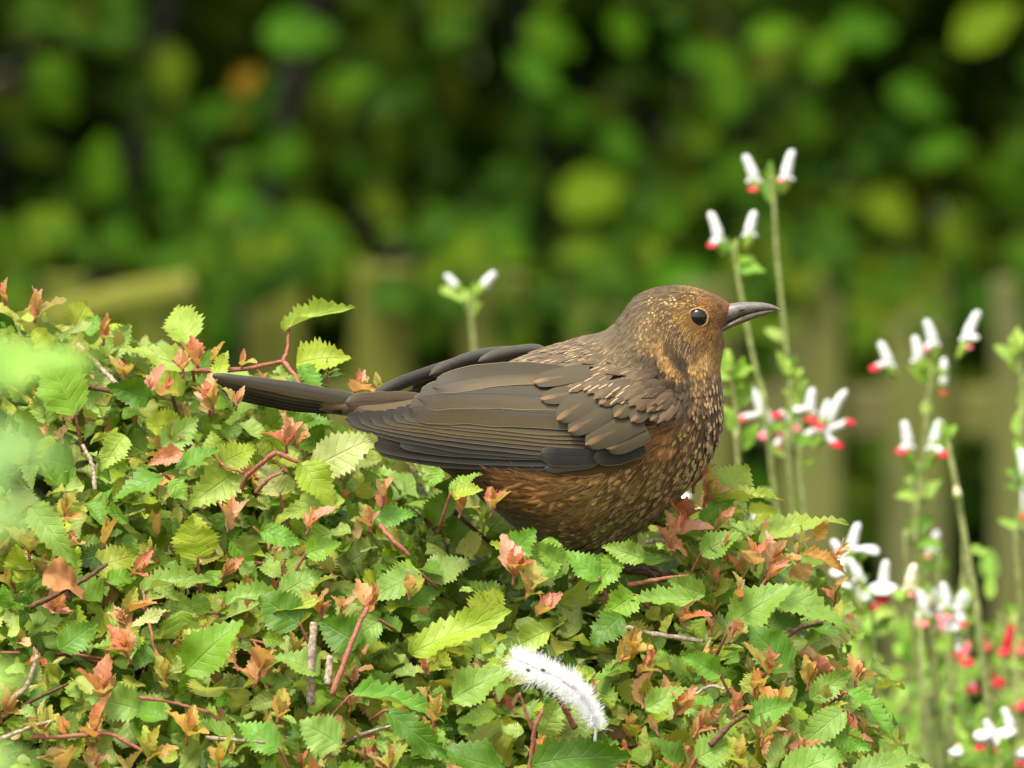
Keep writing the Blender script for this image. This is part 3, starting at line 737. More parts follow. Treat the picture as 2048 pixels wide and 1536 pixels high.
# leaves picked out one by one: base pixel, tip pixel, width px, base depth, tip depth, colour, facing (x, y, z), shape
CV = (0, -1, .45)
HAND = [
 (568, 662, 682, 588, 52, .05, .045, 'p', (-.3, -.8, .9), 4), (592, 728, 682, 702, 84, .04, .03, 'y', (.1, -1, .6), 1), (378, 690, 348, 600, 96, .04, .055, 'p', (.1, -1, .35), 3),
 (398, 746, 240, 682, 60, .03, .035, 'p', (0, -.8, .9), 0), (205, 725, 262, 644, 66, .05, .055, 's', CV, 7), (430, 760, 455, 700, 42, .02, .03, 'y', CV, 2),
 (600, 730, 645, 795, 48, .01, .0, 'g', (0, -.6, 1), 1), (300, 800, 225, 770, 70, .0, -.01, 'd', CV, 3), (150, 830, 95, 700, 110, .0, .0, 'b', (.2, -1, .4), 5),
 (440, 925, 418, 865, 74, -.01, -.01, 'p', (-.3, -1, .2), 3), (480, 940, 388, 1000, 92, -.015, -.03, 'p', (.2, -1, .5), 1), (440, 930, 505, 890, 76, -.02, -.02, 'y', CV, 9),
 (625, 936, 748, 872, 96, -.035, -.04, 'w', (-.35, -1, .15), 5), (600, 925, 672, 1015, 86, -.04, -.05, 'y', (.2, -1, .4), 3), (560, 990, 520, 925, 70, -.03, -.03, 'w', CV, 8),
 (690, 1000, 560, 1012, 66, -.04, -.045, 'p', (0, -.9, .5), 9), (250, 870, 205, 930, 60, -.01, -.02, 'p', CV, 1), (330, 950, 225, 990, 66, -.02, -.03, 'g', (0, -.6, 1), 0),
 (340, 960, 375, 1000, 48, -.03, -.035, 'b', CV, 2), (350, 940, 440, 905, 60, -.02, -.02, 'g', (0, -.7, .9), 6), (395, 1118, 385, 1033, 104, -.06, -.065, 'y', (0, -1, .55), 5),
 (285, 1185, 402, 1128, 60, -.06, -.065, 's', (-.2, -.6, 1), 4), (372, 1345, 474, 1240, 108, -.10, -.105, 'b', (.1, -1, .5), 3), (258, 1258, 338, 1216, 34, -.08, -.085, 'w', (0, -.6, 1), 2),
 (120, 1300, 190, 1245, 74, -.09, -.09, 'g', CV, 7), (820, 1308, 1018, 1212, 88, -.09, -.09, 'y', (-.3, -.9, .6), 0), (842, 1148, 735, 1192, 74, -.05, -.06, 's', (0, -.8, .8), 5),
 (560, 1190, 640, 1140, 70, -.06, -.06, 's', CV, 5), (905, 1400, 1020, 1330, 92, -.10, -.105, 's', (0, -1, .5), 3), (700, 1392, 884, 1398, 66, -.11, -.115, 'g', (0, -.7, .9), 1),
 (1015, 1545, 862, 1490, 92, -.12, -.125, 'd', (0, -.8, .8), 0), (1060, 1530, 1250, 1490, 96, -.12, -.125, 'd', (-.2, -.9, .7), 7), (770, 1420, 900, 1520, 70, -.12, -.13, 'd', CV, 2),
 (1518, 1085, 1664, 998, 62, -.0, .0, 'p', (-.3, -.7, .9), 9), (1425, 1010, 1550, 965, 46, .0, -.005, 'y', (0, -.5, 1), 1), (1440, 1000, 1500, 930, 100, .02, .025, 'p', (.1, -1, .2), 5),
 (1400, 1060, 1470, 985, 58, .0, .0, 'g', CV, 8), (1535, 1190, 1692, 1212, 84, -.02, -.03, 's', (0, -.75, .9), 9), (1462, 1250, 1580, 1165, 104, -.04, -.045, 's', (0, -1, .5), 3),
 (1580, 1340, 1500, 1250, 96, -.06, -.06, 'd', (.1, -1, .4), 5), (1600, 1250, 1682, 1262, 46, -.03, -.035, 'd', (0, -.6, 1), 0), (1690, 1385, 1800, 1450, 56, -.07, -.08, 'g', (.1, -.6, 1), 1),
 (1605, 1108, 1694, 1128, 40, -.0, -.005, 'o', (0, -.7, .8), 1), (1630, 1080, 1655, 1040, 40, .0, .0, 'o', (.4, -1, .1), 2), (1690, 1420, 1600, 1490, 70, -.09, -.1, 's', CV, 5),
 (1092, 1130, 985, 1078, 84, -.045, -.05, 'y', (0, -.7, .9), 0), (1095, 1075, 1110, 1150, 60, -.045, -.055, 'b', (.2, -1, .4), 5), (900, 990, 945, 935, 40, -.045, -.045, 'b', (0, -.6, 1), 9),
 (905, 992, 955, 970, 46, -.05, -.055, 'y', (0, -.8, .7), 1), (880, 935, 860, 975, 40, -.045, -.05, 'b', CV, 2), (1240, 1110, 1180, 1185, 64, -.045, -.055, 'b', (.2, -.9, .6), 7),
 (1010, 1120, 1075, 1060, 76, -.05, -.05, 'g', CV, 6), (1130, 1150, 1060, 1085, 80, -.05, -.052, 's', CV, 3), (1200, 1160, 1130, 1095, 64, -.05, -.05, 'g', CV, 7), (1290, 1120, 1210, 1088, 50, -.048, -.05, 's', CV, 1),
 (1150, 1130, 1340, 1105, 46, -.035, -.03, 'd', (0, -.5, 1), 0), (1400, 1110, 1480, 1060, 66, -.02, -.02, 's', CV, 3), (1410, 1190, 1330, 1160, 56, -.04, -.045, 's', CV, 6),
 (1245, 1230, 1180, 1290, 80, -.07, -.08, 'd', CV, 2), (1270, 1190, 1210, 1230, 76, -.06, -.07, 'b', (.1, -1, .4), 8), (1390, 1200, 1260, 1210, 56, -.06, -.06, 's', (0, -.7, .9), 6),
 (365, 905, 298, 925, 46, -.02, -.025, 'k', CV, 8), (60, 1010, 140, 1110, 80, -.05, -.07, 's', CV, 7), (520, 1060, 600, 1085, 54, -.05, -.055, 'g', CV, 0), (740, 1040, 820, 1020, 56, -.045, -.05, 'g', CV, 9),
 (610, 1110, 680, 1080, 62, -.06, -.06, 'b', CV, 3), (450, 1210, 560, 1165, 60, -.075, -.08, 's', (0, -.7, .9), 4), (520, 1240, 640, 1190, 44, -.08, -.085, 'y', (0, -.5, 1), 0),
 (600, 1250, 520, 1190, 100, -.085, -.085, 'd', CV, 5), (720, 1290, 640, 1240, 96, -.09, -.09, 'd', CV, 3), (1100, 1260, 1010, 1300, 60, -.08, -.085, 'p', CV, 1), (760, 1240, 690, 1290, 74, -.085, -.09, 's', CV, 3),
 (640, 1350, 560, 1300, 66, -.10, -.105, 's', (0, -.7, .9), 1), (680, 1490, 600, 1440, 92, -.12, -.12, 's', CV, 5), (560, 1500, 480, 1440, 80, -.12, -.12, 'g', CV, 7), (280, 1420, 180, 1390, 80, -.11, -.115, 's', CV, 1),
 (1290, 1420, 1370, 1370, 60, -.10, -.10, 's', CV, 3), (1390, 1520, 1480, 1470, 84, -.12, -.12, 's', CV, 9), (1500, 1440, 1580, 1400, 66, -.1, -.1, 'g', CV, 1), (1560, 1560, 1690, 1500, 96, -.12, -.12, 's', CV, 5),
 (1440, 1350, 1370, 1310, 60, -.08, -.085, 'g', CV, 8), (1700, 1560, 1830, 1490, 70, -.11, -.11, 's', (0, -.8, .8), 9), (1620, 1400, 1700, 1340, 64, -.07, -.07, 's', CV, 7), (1660, 1460, 1740, 1500, 60, -.09, -.095, 'g', CV, 2),
]
n_leaf = 0
for (u0, v0, u1, v1, wd, y0, y1, c, fc, sh) in HAND:
    a = PY(u0, v0, y0); b = PY(u1, v1, y1)
    L = np.linalg.norm(b - a)
    asp = LEAF_GEO[sh][0][:, 0].max() * 2
    put_leaf('leaf', ME_LEAF[sh], hedge, a, b - a, fc, L, wd * S_PX / (L * asp), jit(PAL[c], .05))
    n_leaf += 1
    # petiole back into the hedge
    if n_leaf % 3 == 0:
        e = a - unit(b - a) * .008 + np.array([0, .006, -.010])
        V, F, UV = tube(smooth_path([a + (b - a) * .04, a, e], 5), [.0005, .0006, .0006, .0007, .0008], 5)
        obj('petiole', mesh_np('petiole', V, F, UV, None, M['bark_red']), hedge)

acc = Acc(); accy = Acc()
def hedge_point(big=False):
    while True:
        q = rng.uniform(-.35, 1.05) if big else rng.uniform(-.02, .98)
        u = rng.uniform(-420, 1880)
        if big or (u > -40 and u < 1850):
            return u, q
def keep_clear(p):
    """room for the bird's belly and tail"""
    u, v = PROJ(p)
    if 640 < u < 1440 and p[1] > -0.046 and v < np.interp(u, [640, 760, 900, 1000, 1100, 1250, 1330, 1440], [865, 915, 965, 1050, 1110, 1110, 1060, 960]): return True
    if 400 < u < 700 and -.03 < p[1] < .045 and v < np.interp(u, [400, 700], [800, 850]): return True
    if 800 < u < 1015 and 925 < v < 1065 and -.075 < p[1] < .03 and rng.random() < .93: return True   # the hollow under the tail
    return False
made = 0
while made < 8600:
    u, q = hedge_point(True)
    p = hsurf(u, q); n = hnorm(u, q)
    dep = rng.random() ** 1.2 * 0.06 - 0.004
    p = p - n * dep + rng.normal(0, .002, 3)
    if keep_clear(p): continue
    pu, pv = PROJ(p)
    dr = unit(rng.normal(size=3) * np.array([1, .8, .7]) + np.array([0, -.15, -.05])); 
    nr = n * 0.9 + rng.normal(0, .55, 3) + np.array([0, -.25, .25])
    L = rng.uniform(42, 108) * S_PX * (0.9 if dep < .005 else 1.0)
    if rng.random() < .35: L *= .6
    col = jit(GREEN[rng.integers(len(GREEN))], .13)
    rr_ = rng.random()
    if rr_ < .10: col = jit(lin((160, 164, 66)), .1)
    elif rr_ < .15: col = jit(lin((184, 146, 98)), .1); L *= .6
    if dep < .022 and -40 < pu < 1850 and pv < 1560 and q > 0 and n_leaf < 300 and rng.random() < .33:
        sh = rng.integers(14)
        put_leaf('leaf', ME_LEAF[sh], hedge, p, dr, nr, L, rng.uniform(.85, 1.25), col); n_leaf += 1
    elif dep < .034:
        acc_leaf(acc, LEAF_GEO[rng.integers(14)], p, dr, nr, L, rng.uniform(.85, 1.25), col)
    else:
        acc_leaf(acc, COARSE_GEO[rng.integers(4)], p, dr, nr, L * 1.2, rng.uniform(1, 1.3), col * .9)
    made += 1

# young shoots: stem with a tuft of orange-red leaves
def shoot(p, axis, L, n, cols, big=1.0, sep=True, stem='bark_red', r=.0006):
    axis = unit(axis); L = L * .55
    side = unit(np.cross(axis, [.3, 1, .2]))
    pts = [p - axis * L, p - axis * L * .5 + side * L * rng.uniform(-.12, .12), p]
    V, F, UV = tube(smooth_path(pts, 7), np.linspace(r * 1.25, r * .75, 7), 6)
    root = None
    if sep: root = obj('young_shoot', mesh_np('shoot_stem', V, F, UV, None, M[stem]), hedge)
    else: accy.add(V, F, UV, col=lin((164, 112, 84))[None])
    ph = rng.uniform(0, 6.28)
    for i in range(n):
        a = ph + i * 2.4
        ring = math.cos(a) * side + math.sin(a) * np.cross(axis, side)
        t = i / max(1, n - 1)
        spread = .12 + .75 * (1 - t) * rng.uniform(.3, 1.4)
        dr = axis + ring * spread
        nr = axis * .8 - ring * .5 + np.array([0, -.3, .2])
        b = p - axis * L * 1.0 * (1 - t) * rng.uniform(.3, 1)
        Lf = rng.uniform(28, 74) * S_PX * big * (.6 + .5 * (1 - t))
        col = jit(cols[rng.integers(len(cols))], .1)
        if sep: put_leaf('leaf', ME_YOUNG[rng.integers(6)], root, b, dr, nr, Lf, rng.uniform(.9, 1.3), col)
        else: acc_leaf(acc, YOUNG_GEO[rng.integers(6)], b, dr, nr, Lf, rng.uniform(.9, 1.3), col)
UP = np.array([0, -.15, 1.0])
HS = [  # shoots picked out: tip pixel, depth, lean (x), stem px, leaves, palette, size
 (72, 612, .05, .1, 60, 5, 0, .95), (8, 585, .05, -.1, 50, 4, 0, .8), (208, 665, .04, .1, 50, 4, 0, .9), (160, 730, .03, .2, 40, 4, 0, .9), (250, 745, .03, -.1, 40, 5, 0, .9),
 (395, 715, .02, 0, 40, 4, 0, .9), (425, 712, .03, .1, 40, 4, 0, .8), (365, 735, .0, 0, 40, 4, 0, .9), (300, 770, .0, .1, 50, 3, 0, .9), (330, 775, -.01, .4, 40, 3, 0, 1.0), (420, 800, -.03, -.2, 50, 6, 0, 1.05),
 (475, 800, -.035, .2, 40, 4, 0, .9), (715, 775, .03, .5, 45, 6, 0, 1.0), (755, 770, .03, 0, 40, 4, 3, .7), (655, 745, .035, 0, 40, 2, 3, .8), (485, 725, .03, .1, 30, 2, 0, .8),
 (575, 880, -.03, .05, 50, 9, 0, 1.15), (600, 880, -.03, .5, 30, 5, 0, .8), (765, 985, -.05, .1, 60, 4, 0, .9), (740, 1040, -.05, -.1, 50, 4, 0, .9), (985, 1005, -.05, .2, 60, 6, 0, .9), (920, 1015, -.05, .1, 40, 3, 0, .8),
 (460, 1040, -.06, .2, 50, 7, 0, 1.1), (620, 1045, -.06, .3, 50, 6, 0, .9), (130, 1020, -.05, .1, 60, 6, 4, 1.0), (210, 1070, -.06, .1, 50, 5, 4, 1.0), (60, 1090, -.06, 0, 60, 6, 4, 1.1),
 (1030, 1140, -.07, .1, 60, 8, 0, 1.25), (1060, 1175, -.075, .3, 50, 7, 3, 1.1), (1085, 1215, -.08, .6, 40, 5, 0, .9), (745, 1195, -.075, .35, 90, 6, 0, 1.0), (640, 1215, -.08, .0, 60, 7, 0, .95), (685, 1210, -.08, .1, 40, 4, 0, .8),
 (250, 1290, -.10, -.35, 70, 6, 1, 1.2), (520, 1330, -.11, .3, 90, 7, 1, 1.25), (200, 1370, -.11, -.3, 70, 6, 1, 1.2), (330, 1350, -.11, .0, 60, 5, 4, 1.1), (380, 1460, -.12, .2, 60, 6, 4, 1.1), (190, 1450, -.12, -.1, 60, 6, 1, 1.1), (90, 1450, -.12, .1, 60, 5, 4, 1.1),
 (300, 1500, -.13, .2, 60, 6, 4, 1.1), (440, 1520, -.13, 0, 50, 5, 4, 1.0), (1255, 1300, -.09, .6, 60, 7, 4, 1.1), (1290, 1330, -.09, .8, 50, 5, 1, .95), (1370, 1225, -.06, .3, 50, 4, 0, .95), (1470, 1260, -.06, .5, 60, 5, 0, 1.0),
 (1540, 1330, -.07, .2, 60, 6, 0, 1.1), (1510, 1370, -.08, 0, 60, 6, 4, 1.0), (1560, 1400, -.09, .2, 60, 6, 4, 1.0), (1360, 1410, -.10, .4, 60, 5, 0, 1.0), (1400, 1450, -.11, .5, 60, 6, 0, 1.0), (1470, 1410, -.1, .1, 50, 5, 0, 1.0),
 (1715, 1345, -.05, .1, 60, 5, 0, .9), (1650, 1400, -.07, .2, 60, 5, 4, .9), (1700, 1470, -.09, .7, 50, 5, 0, 1.1), (1600, 1500, -.1, .6, 60, 6, 0, 1.2), (1480, 1510, -.12, .0, 60, 6, 4, 1.0), (1530, 1470, -.11, .3, 50, 5, 4, 1.0),
 (1390, 960, .0, .1, 50, 6, 0, 1.1), (1420, 985, .0, .4, 60, 6, 0, 1.15), (1370, 1030, -.01, .1, 50, 6, 2, 1.05), (1350, 1060, -.02, .3, 50, 5, 0, 1.0), (1440, 1045, -.01, .6, 40, 4, 0, .9), (1340, 1085, -.03, -.5, 40, 3, 2, 1.0),
 (1450, 1100, -.02, .1, 50, 5, 0, .9), (1510, 1110, -.02, .0, 60, 6, 0, 1.0), (1550, 1110, -.02, .4, 50, 6, 0, 1.0), (1540, 1150, -.03, .7, 50, 4, 0, 1.0), (1600, 1090, -.01, .3, 40, 4, 4, .8), (1680, 1100, -.0, .9, 50, 4, 0, .7),
 (820, 1180, -.07, .0, 40, 4, 3, .8), (870, 1430, -.12, .2, 60, 5, 3, 1.0), (860, 1480, -.12, .1, 50, 5, 3, .9), (1480, 1180, -.045, .0, 40, 3, 0, .9), (780, 1520, -.13, .1, 50, 5, 4, 1.1), (560, 1420, -.12, .2, 50, 5, 4, 1.1),
]
PALS = {0: YOUNG, 1: [YOUNG[0], YOUNG[4], lin((198, 136, 90)), lin((184, 160, 92))], 2: [YOUNG[2], lin((190, 96, 76))], 3: [YOUNG[3], YOUNG[5], lin((170, 170, 70))], 4: [lin((196, 158, 78)), lin((182, 168, 78)), lin((206, 140, 78)), lin((166, 172, 74))]}
nsub = 0
for (u, v, y, lean, stem, n, pal, big) in HS:
    shoot(PY(u, v, y), UP + np.array([lean, 0, 0]), stem * S_PX, n, PALS[pal], big, True); nsub += n
for i in range(330):
    u, q = hedge_point(); p = hsurf(u, q) + hnorm(u, q) * rng.uniform(-.006, .006)
    if keep_clear(p): continue
    pu, pv = PROJ(p)
    if 700 < pu < 1400 and p[1] > -.05: continue
    shoot(p, UP + rng.normal(0, .4, 3), rng.uniform(35, 60) * S_PX, rng.integers(2, 6), PALS[[0, 0, 1, 1, 3, 4, 4][rng.integers(7)]], rng.uniform(.65, 1.1), False)

def twig(pxs, r0, r1, mat, name='twig'):
    pts = smooth_path([PY(*p) for p in pxs], 4 * len(pxs) + 3)
    pts[1:-1] += rng.normal(0, .00012, (len(pts) - 2, 3))
    n = len(pts); rad = np.linspace(r0, r1, n) * .74 * S_PX * (1 + rng.normal(0, .06, n) + .22 * (rng.random(n) < .2))
    V, F, UV = tube(pts, rad, 8)
    return obj(name, mesh_np('twig', V, F, UV, None, M[mat]), hedge)
TW = [([(385, 740, .03), (450, 742, .03), (520, 732, .035), (562, 724, .04), (580, 738, .035), (600, 770, .02)], 7, 5, 'bark_red'), ([(565, 724, .04), (574, 700, .045), (578, 655, .05)], 5, 3.5, 'bark_red'),
      ([(480, 990, -.02), (492, 955, -.025), (520, 930, -.03), (552, 905, -.035)], 6.5, 6, 'bark_red'), ([(552, 905, -.035), (590, 922, -.035), (640, 932, -.03), (735, 890, -.036)], 6.5, 2.5, 'bark_red'), ([(488, 945, -.025), (455, 935, -.025), (425, 910, -.02)], 4, 3, 'bark_red'),
      ([(512, 985, -.04), (535, 960, -.045), (562, 945, -.045)], 6, 4, 'bark_red'), ([(622, 1410, -.10), (622, 1330, -.10), (628, 1245, -.095)], 11, 10, 'bark_grey'), ([(655, 1370, -.105), (660, 1312, -.1)], 10, 9, 'bark_grey'),
      ([(664, 1390, -.11), (690, 1320, -.105), (712, 1262, -.1), (735, 1215, -.095)], 8, 5, 'bark_red'), ([(1250, 1255, -.055), (1320, 1270, -.06), (1410, 1282, -.06)], 7, 6.5, 'bark_grey'), ([(1255, 1170, -.045), (1310, 1160, -.045), (1380, 1150, -.04)], 7, 4, 'bark_red'),
      ([(1570, 1275, -.04), (1600, 1255, -.035), (1645, 1245, -.03)], 8, 5, 'bark_brown'), ([(760, 1050, -.05), (785, 1080, -.055), (820, 1112, -.055)], 7, 6, 'bark_red'), ([(20, 1400, -.09), (55, 1370, -.09), (75, 1310, -.09)], 7, 6, 'bark_grey'),
      ([(0, 1478, -.12), (60, 1455, -.12), (110, 1440, -.12)], 6, 5, 'bark_grey'), ([(60, 1475, -.12), (150, 1472, -.12), (220, 1470, -.12), (290, 1505, -.12)], 6, 5, 'bark_red'), ([(410, 1475, -.12), (470, 1480, -.12), (530, 1485, -.12)], 6, 5, 'bark_grey'),
      ([(270, 1395, -.11), (330, 1402, -.11), (420, 1425, -.11)], 5, 4, 'bark_red'), ([(285, 1180, -.06), (300, 1250, -.07), (310, 1300, -.08), (345, 1335, -.09)], 4.5, 3, 'bark_red'), ([(60, 1215, -.07), (150, 1170, -.065), (215, 1128, -.06)], 7, 5, 'bark_brown'),
      ([(1100, 1370, -.125), (1125, 1410, -.12), (1150, 1455, -.115)], 6, 8, 'bark_red'), ([(1060, 1540, -.115), (1065, 1500, -.115), (1070, 1455, -.115), (1085, 1420, -.11)], 8, 4, 'bark_red'), ([(1065, 1460, -.115), (1050, 1420, -.115), (1040, 1385, -.115)], 5, 3, 'bark_red'),
      ([(155, 690, .035), (200, 735, .03), (235, 770, .02)], 8, 6, 'bark_grey'), ([(190, 980, -.02), (185, 930, -.015), (165, 890, -.01)], 6, 5, 'bark_grey'), ([(160, 770, .01), (230, 785, .01), (280, 800, .005)], 8, 6, 'bark_brown'),
      ([(1205, 1125, -.012), (1245, 1140, -.01), (1290, 1146, .0), (1340, 1150, .01)], 9, 8, 'bark_brown'), ([(1285, 1040, .0), (1330, 1052, -.01)], 6, 5, 'bark_brown'), ([(1290, 1085, -.02), (1320, 1080, -.02), (1345, 1095, -.02)], 7, 5, 'bark_grey'),
      ([(1390, 1390, -.1), (1420, 1372, -.1), (1450, 1378, -.1)], 4, 4, 'bark_grey'), ([(1395, 1330, -.08), (1420, 1375, -.085)], 5, 4, 'bark_red'), ([(1420, 1490, -.12), (1460, 1450, -.115), (1490, 1430, -.11)], 9, 6, 'bark_brown')]
for t in TW: twig(*t)
for i in range(46):
    u, q = hedge_point(); n = hnorm(u, q); p = hsurf(u, q) - n * rng.uniform(.006, .025)
    if keep_clear(p): continue
    dr = unit(rng.normal(size=3) * np.array([1, .5, .5]) + n * .4) * rng.uniform(.012, .035)
    pts = smooth_path([p - dr, p + rng.normal(0, .002, 3), p + dr], 9)
    V, F, UV = tube(pts, np.linspace(rng.uniform(.0008, .0014), .0006, 9), 6)
    obj('twig', mesh_np('twig', V, F, UV, None, M[['bark_red', 'bark_grey', 'bark_brown', 'bark_red'][rng.integers(4)]]), hedge)
o = obj('foliage', acc.mesh('hedge_foliage', M['leaf_mass']), hedge); o['kind'] = 'stuff'
o = obj('shoot_stems', accy.mesh('shoot_stems', M['mass_stem']), hedge); o['kind'] = 'stuff'
acc = Acc()
for i in range(420):       # woody inside
    u, q = hedge_point(True); n = hnorm(u, q); p = hsurf(u, q) - n * rng.uniform(.055, .10)
    dr = unit(rng.normal(size=3) + n * .3) * rng.uniform(.02, .045)
    V, F, UV = tube(smooth_path([p - dr, p + rng.normal(0, .004, 3), p + dr * .8], 6), np.linspace(.003, .0012, 6), 5)
    acc.add(V, F, UV, col=jit(lin((74, 58, 44)), .15)[None])
o = obj('inner_twigs', acc.mesh('inner_twigs', M['mass_stem']), hedge); o['kind'] = 'stuff'
for i in range(7):
    x = -.22 + .055 * i + rng.uniform(-.01, .01)
    pts = [(x, .05, -.02), (x + rng.normal() * .02, .05, .3), (x + rng.normal() * .03, .04, .6), (x + rng.normal() * .03, .02 + rng.normal() * .02, .80 if x < .1 else .72)]
    V, F, UV = tube(smooth_path(pts, 14), np.linspace(.012, .004, 14), 8)
    obj('trunk', mesh_np('trunk', V, F, UV, None, M['bark_brown']), hedge)

# curled dead leaves caught in the hedge
for (u, v, y, L, lab) in ((85, 1150, -.075, 85, 'curled brown dead leaf caught among shoots near the hedge flank'), (1330, 1085, -.025, 46, 'small crumpled brown dead leaf lying beside the perching feet')):
    g = leaf_geo(71 + u, 16, .9, .12, R(35), .9, 1.4, cols=3)
    o = put_leaf('dead_leaf', mesh_np('dead_leaf', g[0] + .04 * np.sin(g[0] * 17)[:, [1, 2, 0]], g[1], g[2], None, M['dead']), hedge, PY(u, v, y), (.9, -.2, -.1), (-.2, -.8, .5), L * S_PX, 1.0, (1, 1, 1))
    mw = o.matrix_parent_inverse.copy(); o.parent = None; o.matrix_parent_inverse = Matrix.Identity(4)
    tag(o, lab, 'dead leaf')

# ------------------------------------------------------------------ out-of-focus sprig close to the camera
sp = thing('foreground_sprig', 'blurred pale green leafy sprig poking in between camera and hedge', 'sprig', tuple(PD(-400, 1500, 3.2) * [1, 1, 0]))
M['sprig_leaf'] = leaf_material('sprig_leaf', 'object', transl=0.2, rough=0.6, spec=0.2, red_edge=0)
ME_SP = leaf_meshes([LEAF_GEO[3], LEAF_GEO[5]], 'sprig_leaf_blade', M['sprig_leaf'])
for (u0, v0, u1, v1, wd, d, c, s_) in ((-160, 960, 130, 860, 250, 3.15, (118, 152, 84), 0), (-120, 760, 190, 690, 130, 3.7, (132, 170, 70), 1), (-150, 1060, 75, 1010, 150, 3.2, (126, 154, 84), 1), (-160, 700, 60, 780, 130, 3.25, (118, 152, 82), 0),
                                   (-120, 1400, 30, 1330, 110, 3.3, (160, 196, 90), 1), (-130, 1560, 60, 1500, 150, 3.2, (168, 200, 110), 0)):
    kk = S_PX * d / D0
    a = PD(u0, v0, d); b = PD(u1, v1, d); L = np.linalg.norm(b - a)
    put_leaf('leaf', ME_SP[s_], sp, a, b - a, (0, -.7, .9), L, wd * kk / (L * .72), lin(c))
pts = [PD(-130, 640, 3.3), PD(-150, 900, 3.22), PD(-170, 1300, 3.2), PD(-220, 1700, 3.2), PD(-400, 1500, 3.2) * [1, 1, 0]]
V, F, UV = tube(smooth_path(pts, 24), np.linspace(.0012, .004, 24), 7)
obj('stem', mesh_np('stem', V, F, UV, None, M['stem_green']), sp)
#@@PART4
# ------------------------------------------------------------------ the bird
RING = np.array([  # top silhouette u, v; bottom silhouette u, v; half width (px)
 (668, 800, 690, 830, 16), (705, 798, 730, 842, 34), (765, 800, 800, 880, 74), (850, 786, 880, 925, 122), (960, 752, 970, 990, 164), (1070, 706, 1060, 1062, 192), (1160, 678, 1170, 1104, 203),
 (1207, 664, 1280, 1056, 202), (1230, 647, 1365, 984, 186), (1243, 631, 1420, 914, 164), (1253, 617, 1443, 850, 138), (1264, 603, 1444, 792, 112), (1279, 590, 1440, 738, 88), (1302, 580, 1444, 704, 74),
 (1337, 573, 1447, 684, 67), (1381, 574, 1445, 670, 59), (1420, 586, 1442, 663, 46), (1447, 600, 1445, 656, 30), (1465, 611, 1452, 648, 15)], float)
NR = len(RING)
Y_B = 0.0
def ring_at(t):
    return crom(RING, t)
def body_px(t, phi, infl=0.0):
    r = ring_at(t)
    c2 = (r[:, :2] + r[:, 2:4]) / 2; a2 = (r[:, :2] - r[:, 2:4]) / 2
    la = np.linalg.norm(a2, axis=1, keepdims=True)
    p2 = c2 + a2 * (1 + infl / la) * np.cos(phi)[:, None]
    y = -(r[:, 4] + infl) * np.sign(np.sin(phi)) * np.abs(np.sin(phi)) ** 0.92
    return p2, y
def body_pt(t, phi, infl=0.0):
    p2, y = body_px(t, phi, infl)
    return np.stack([(p2[:, 0] - 1024) * S_PX, y * S_PX + Y_B, ZC + (768 - p2[:, 1]) * S_PX / math.cos(TH)], 1)

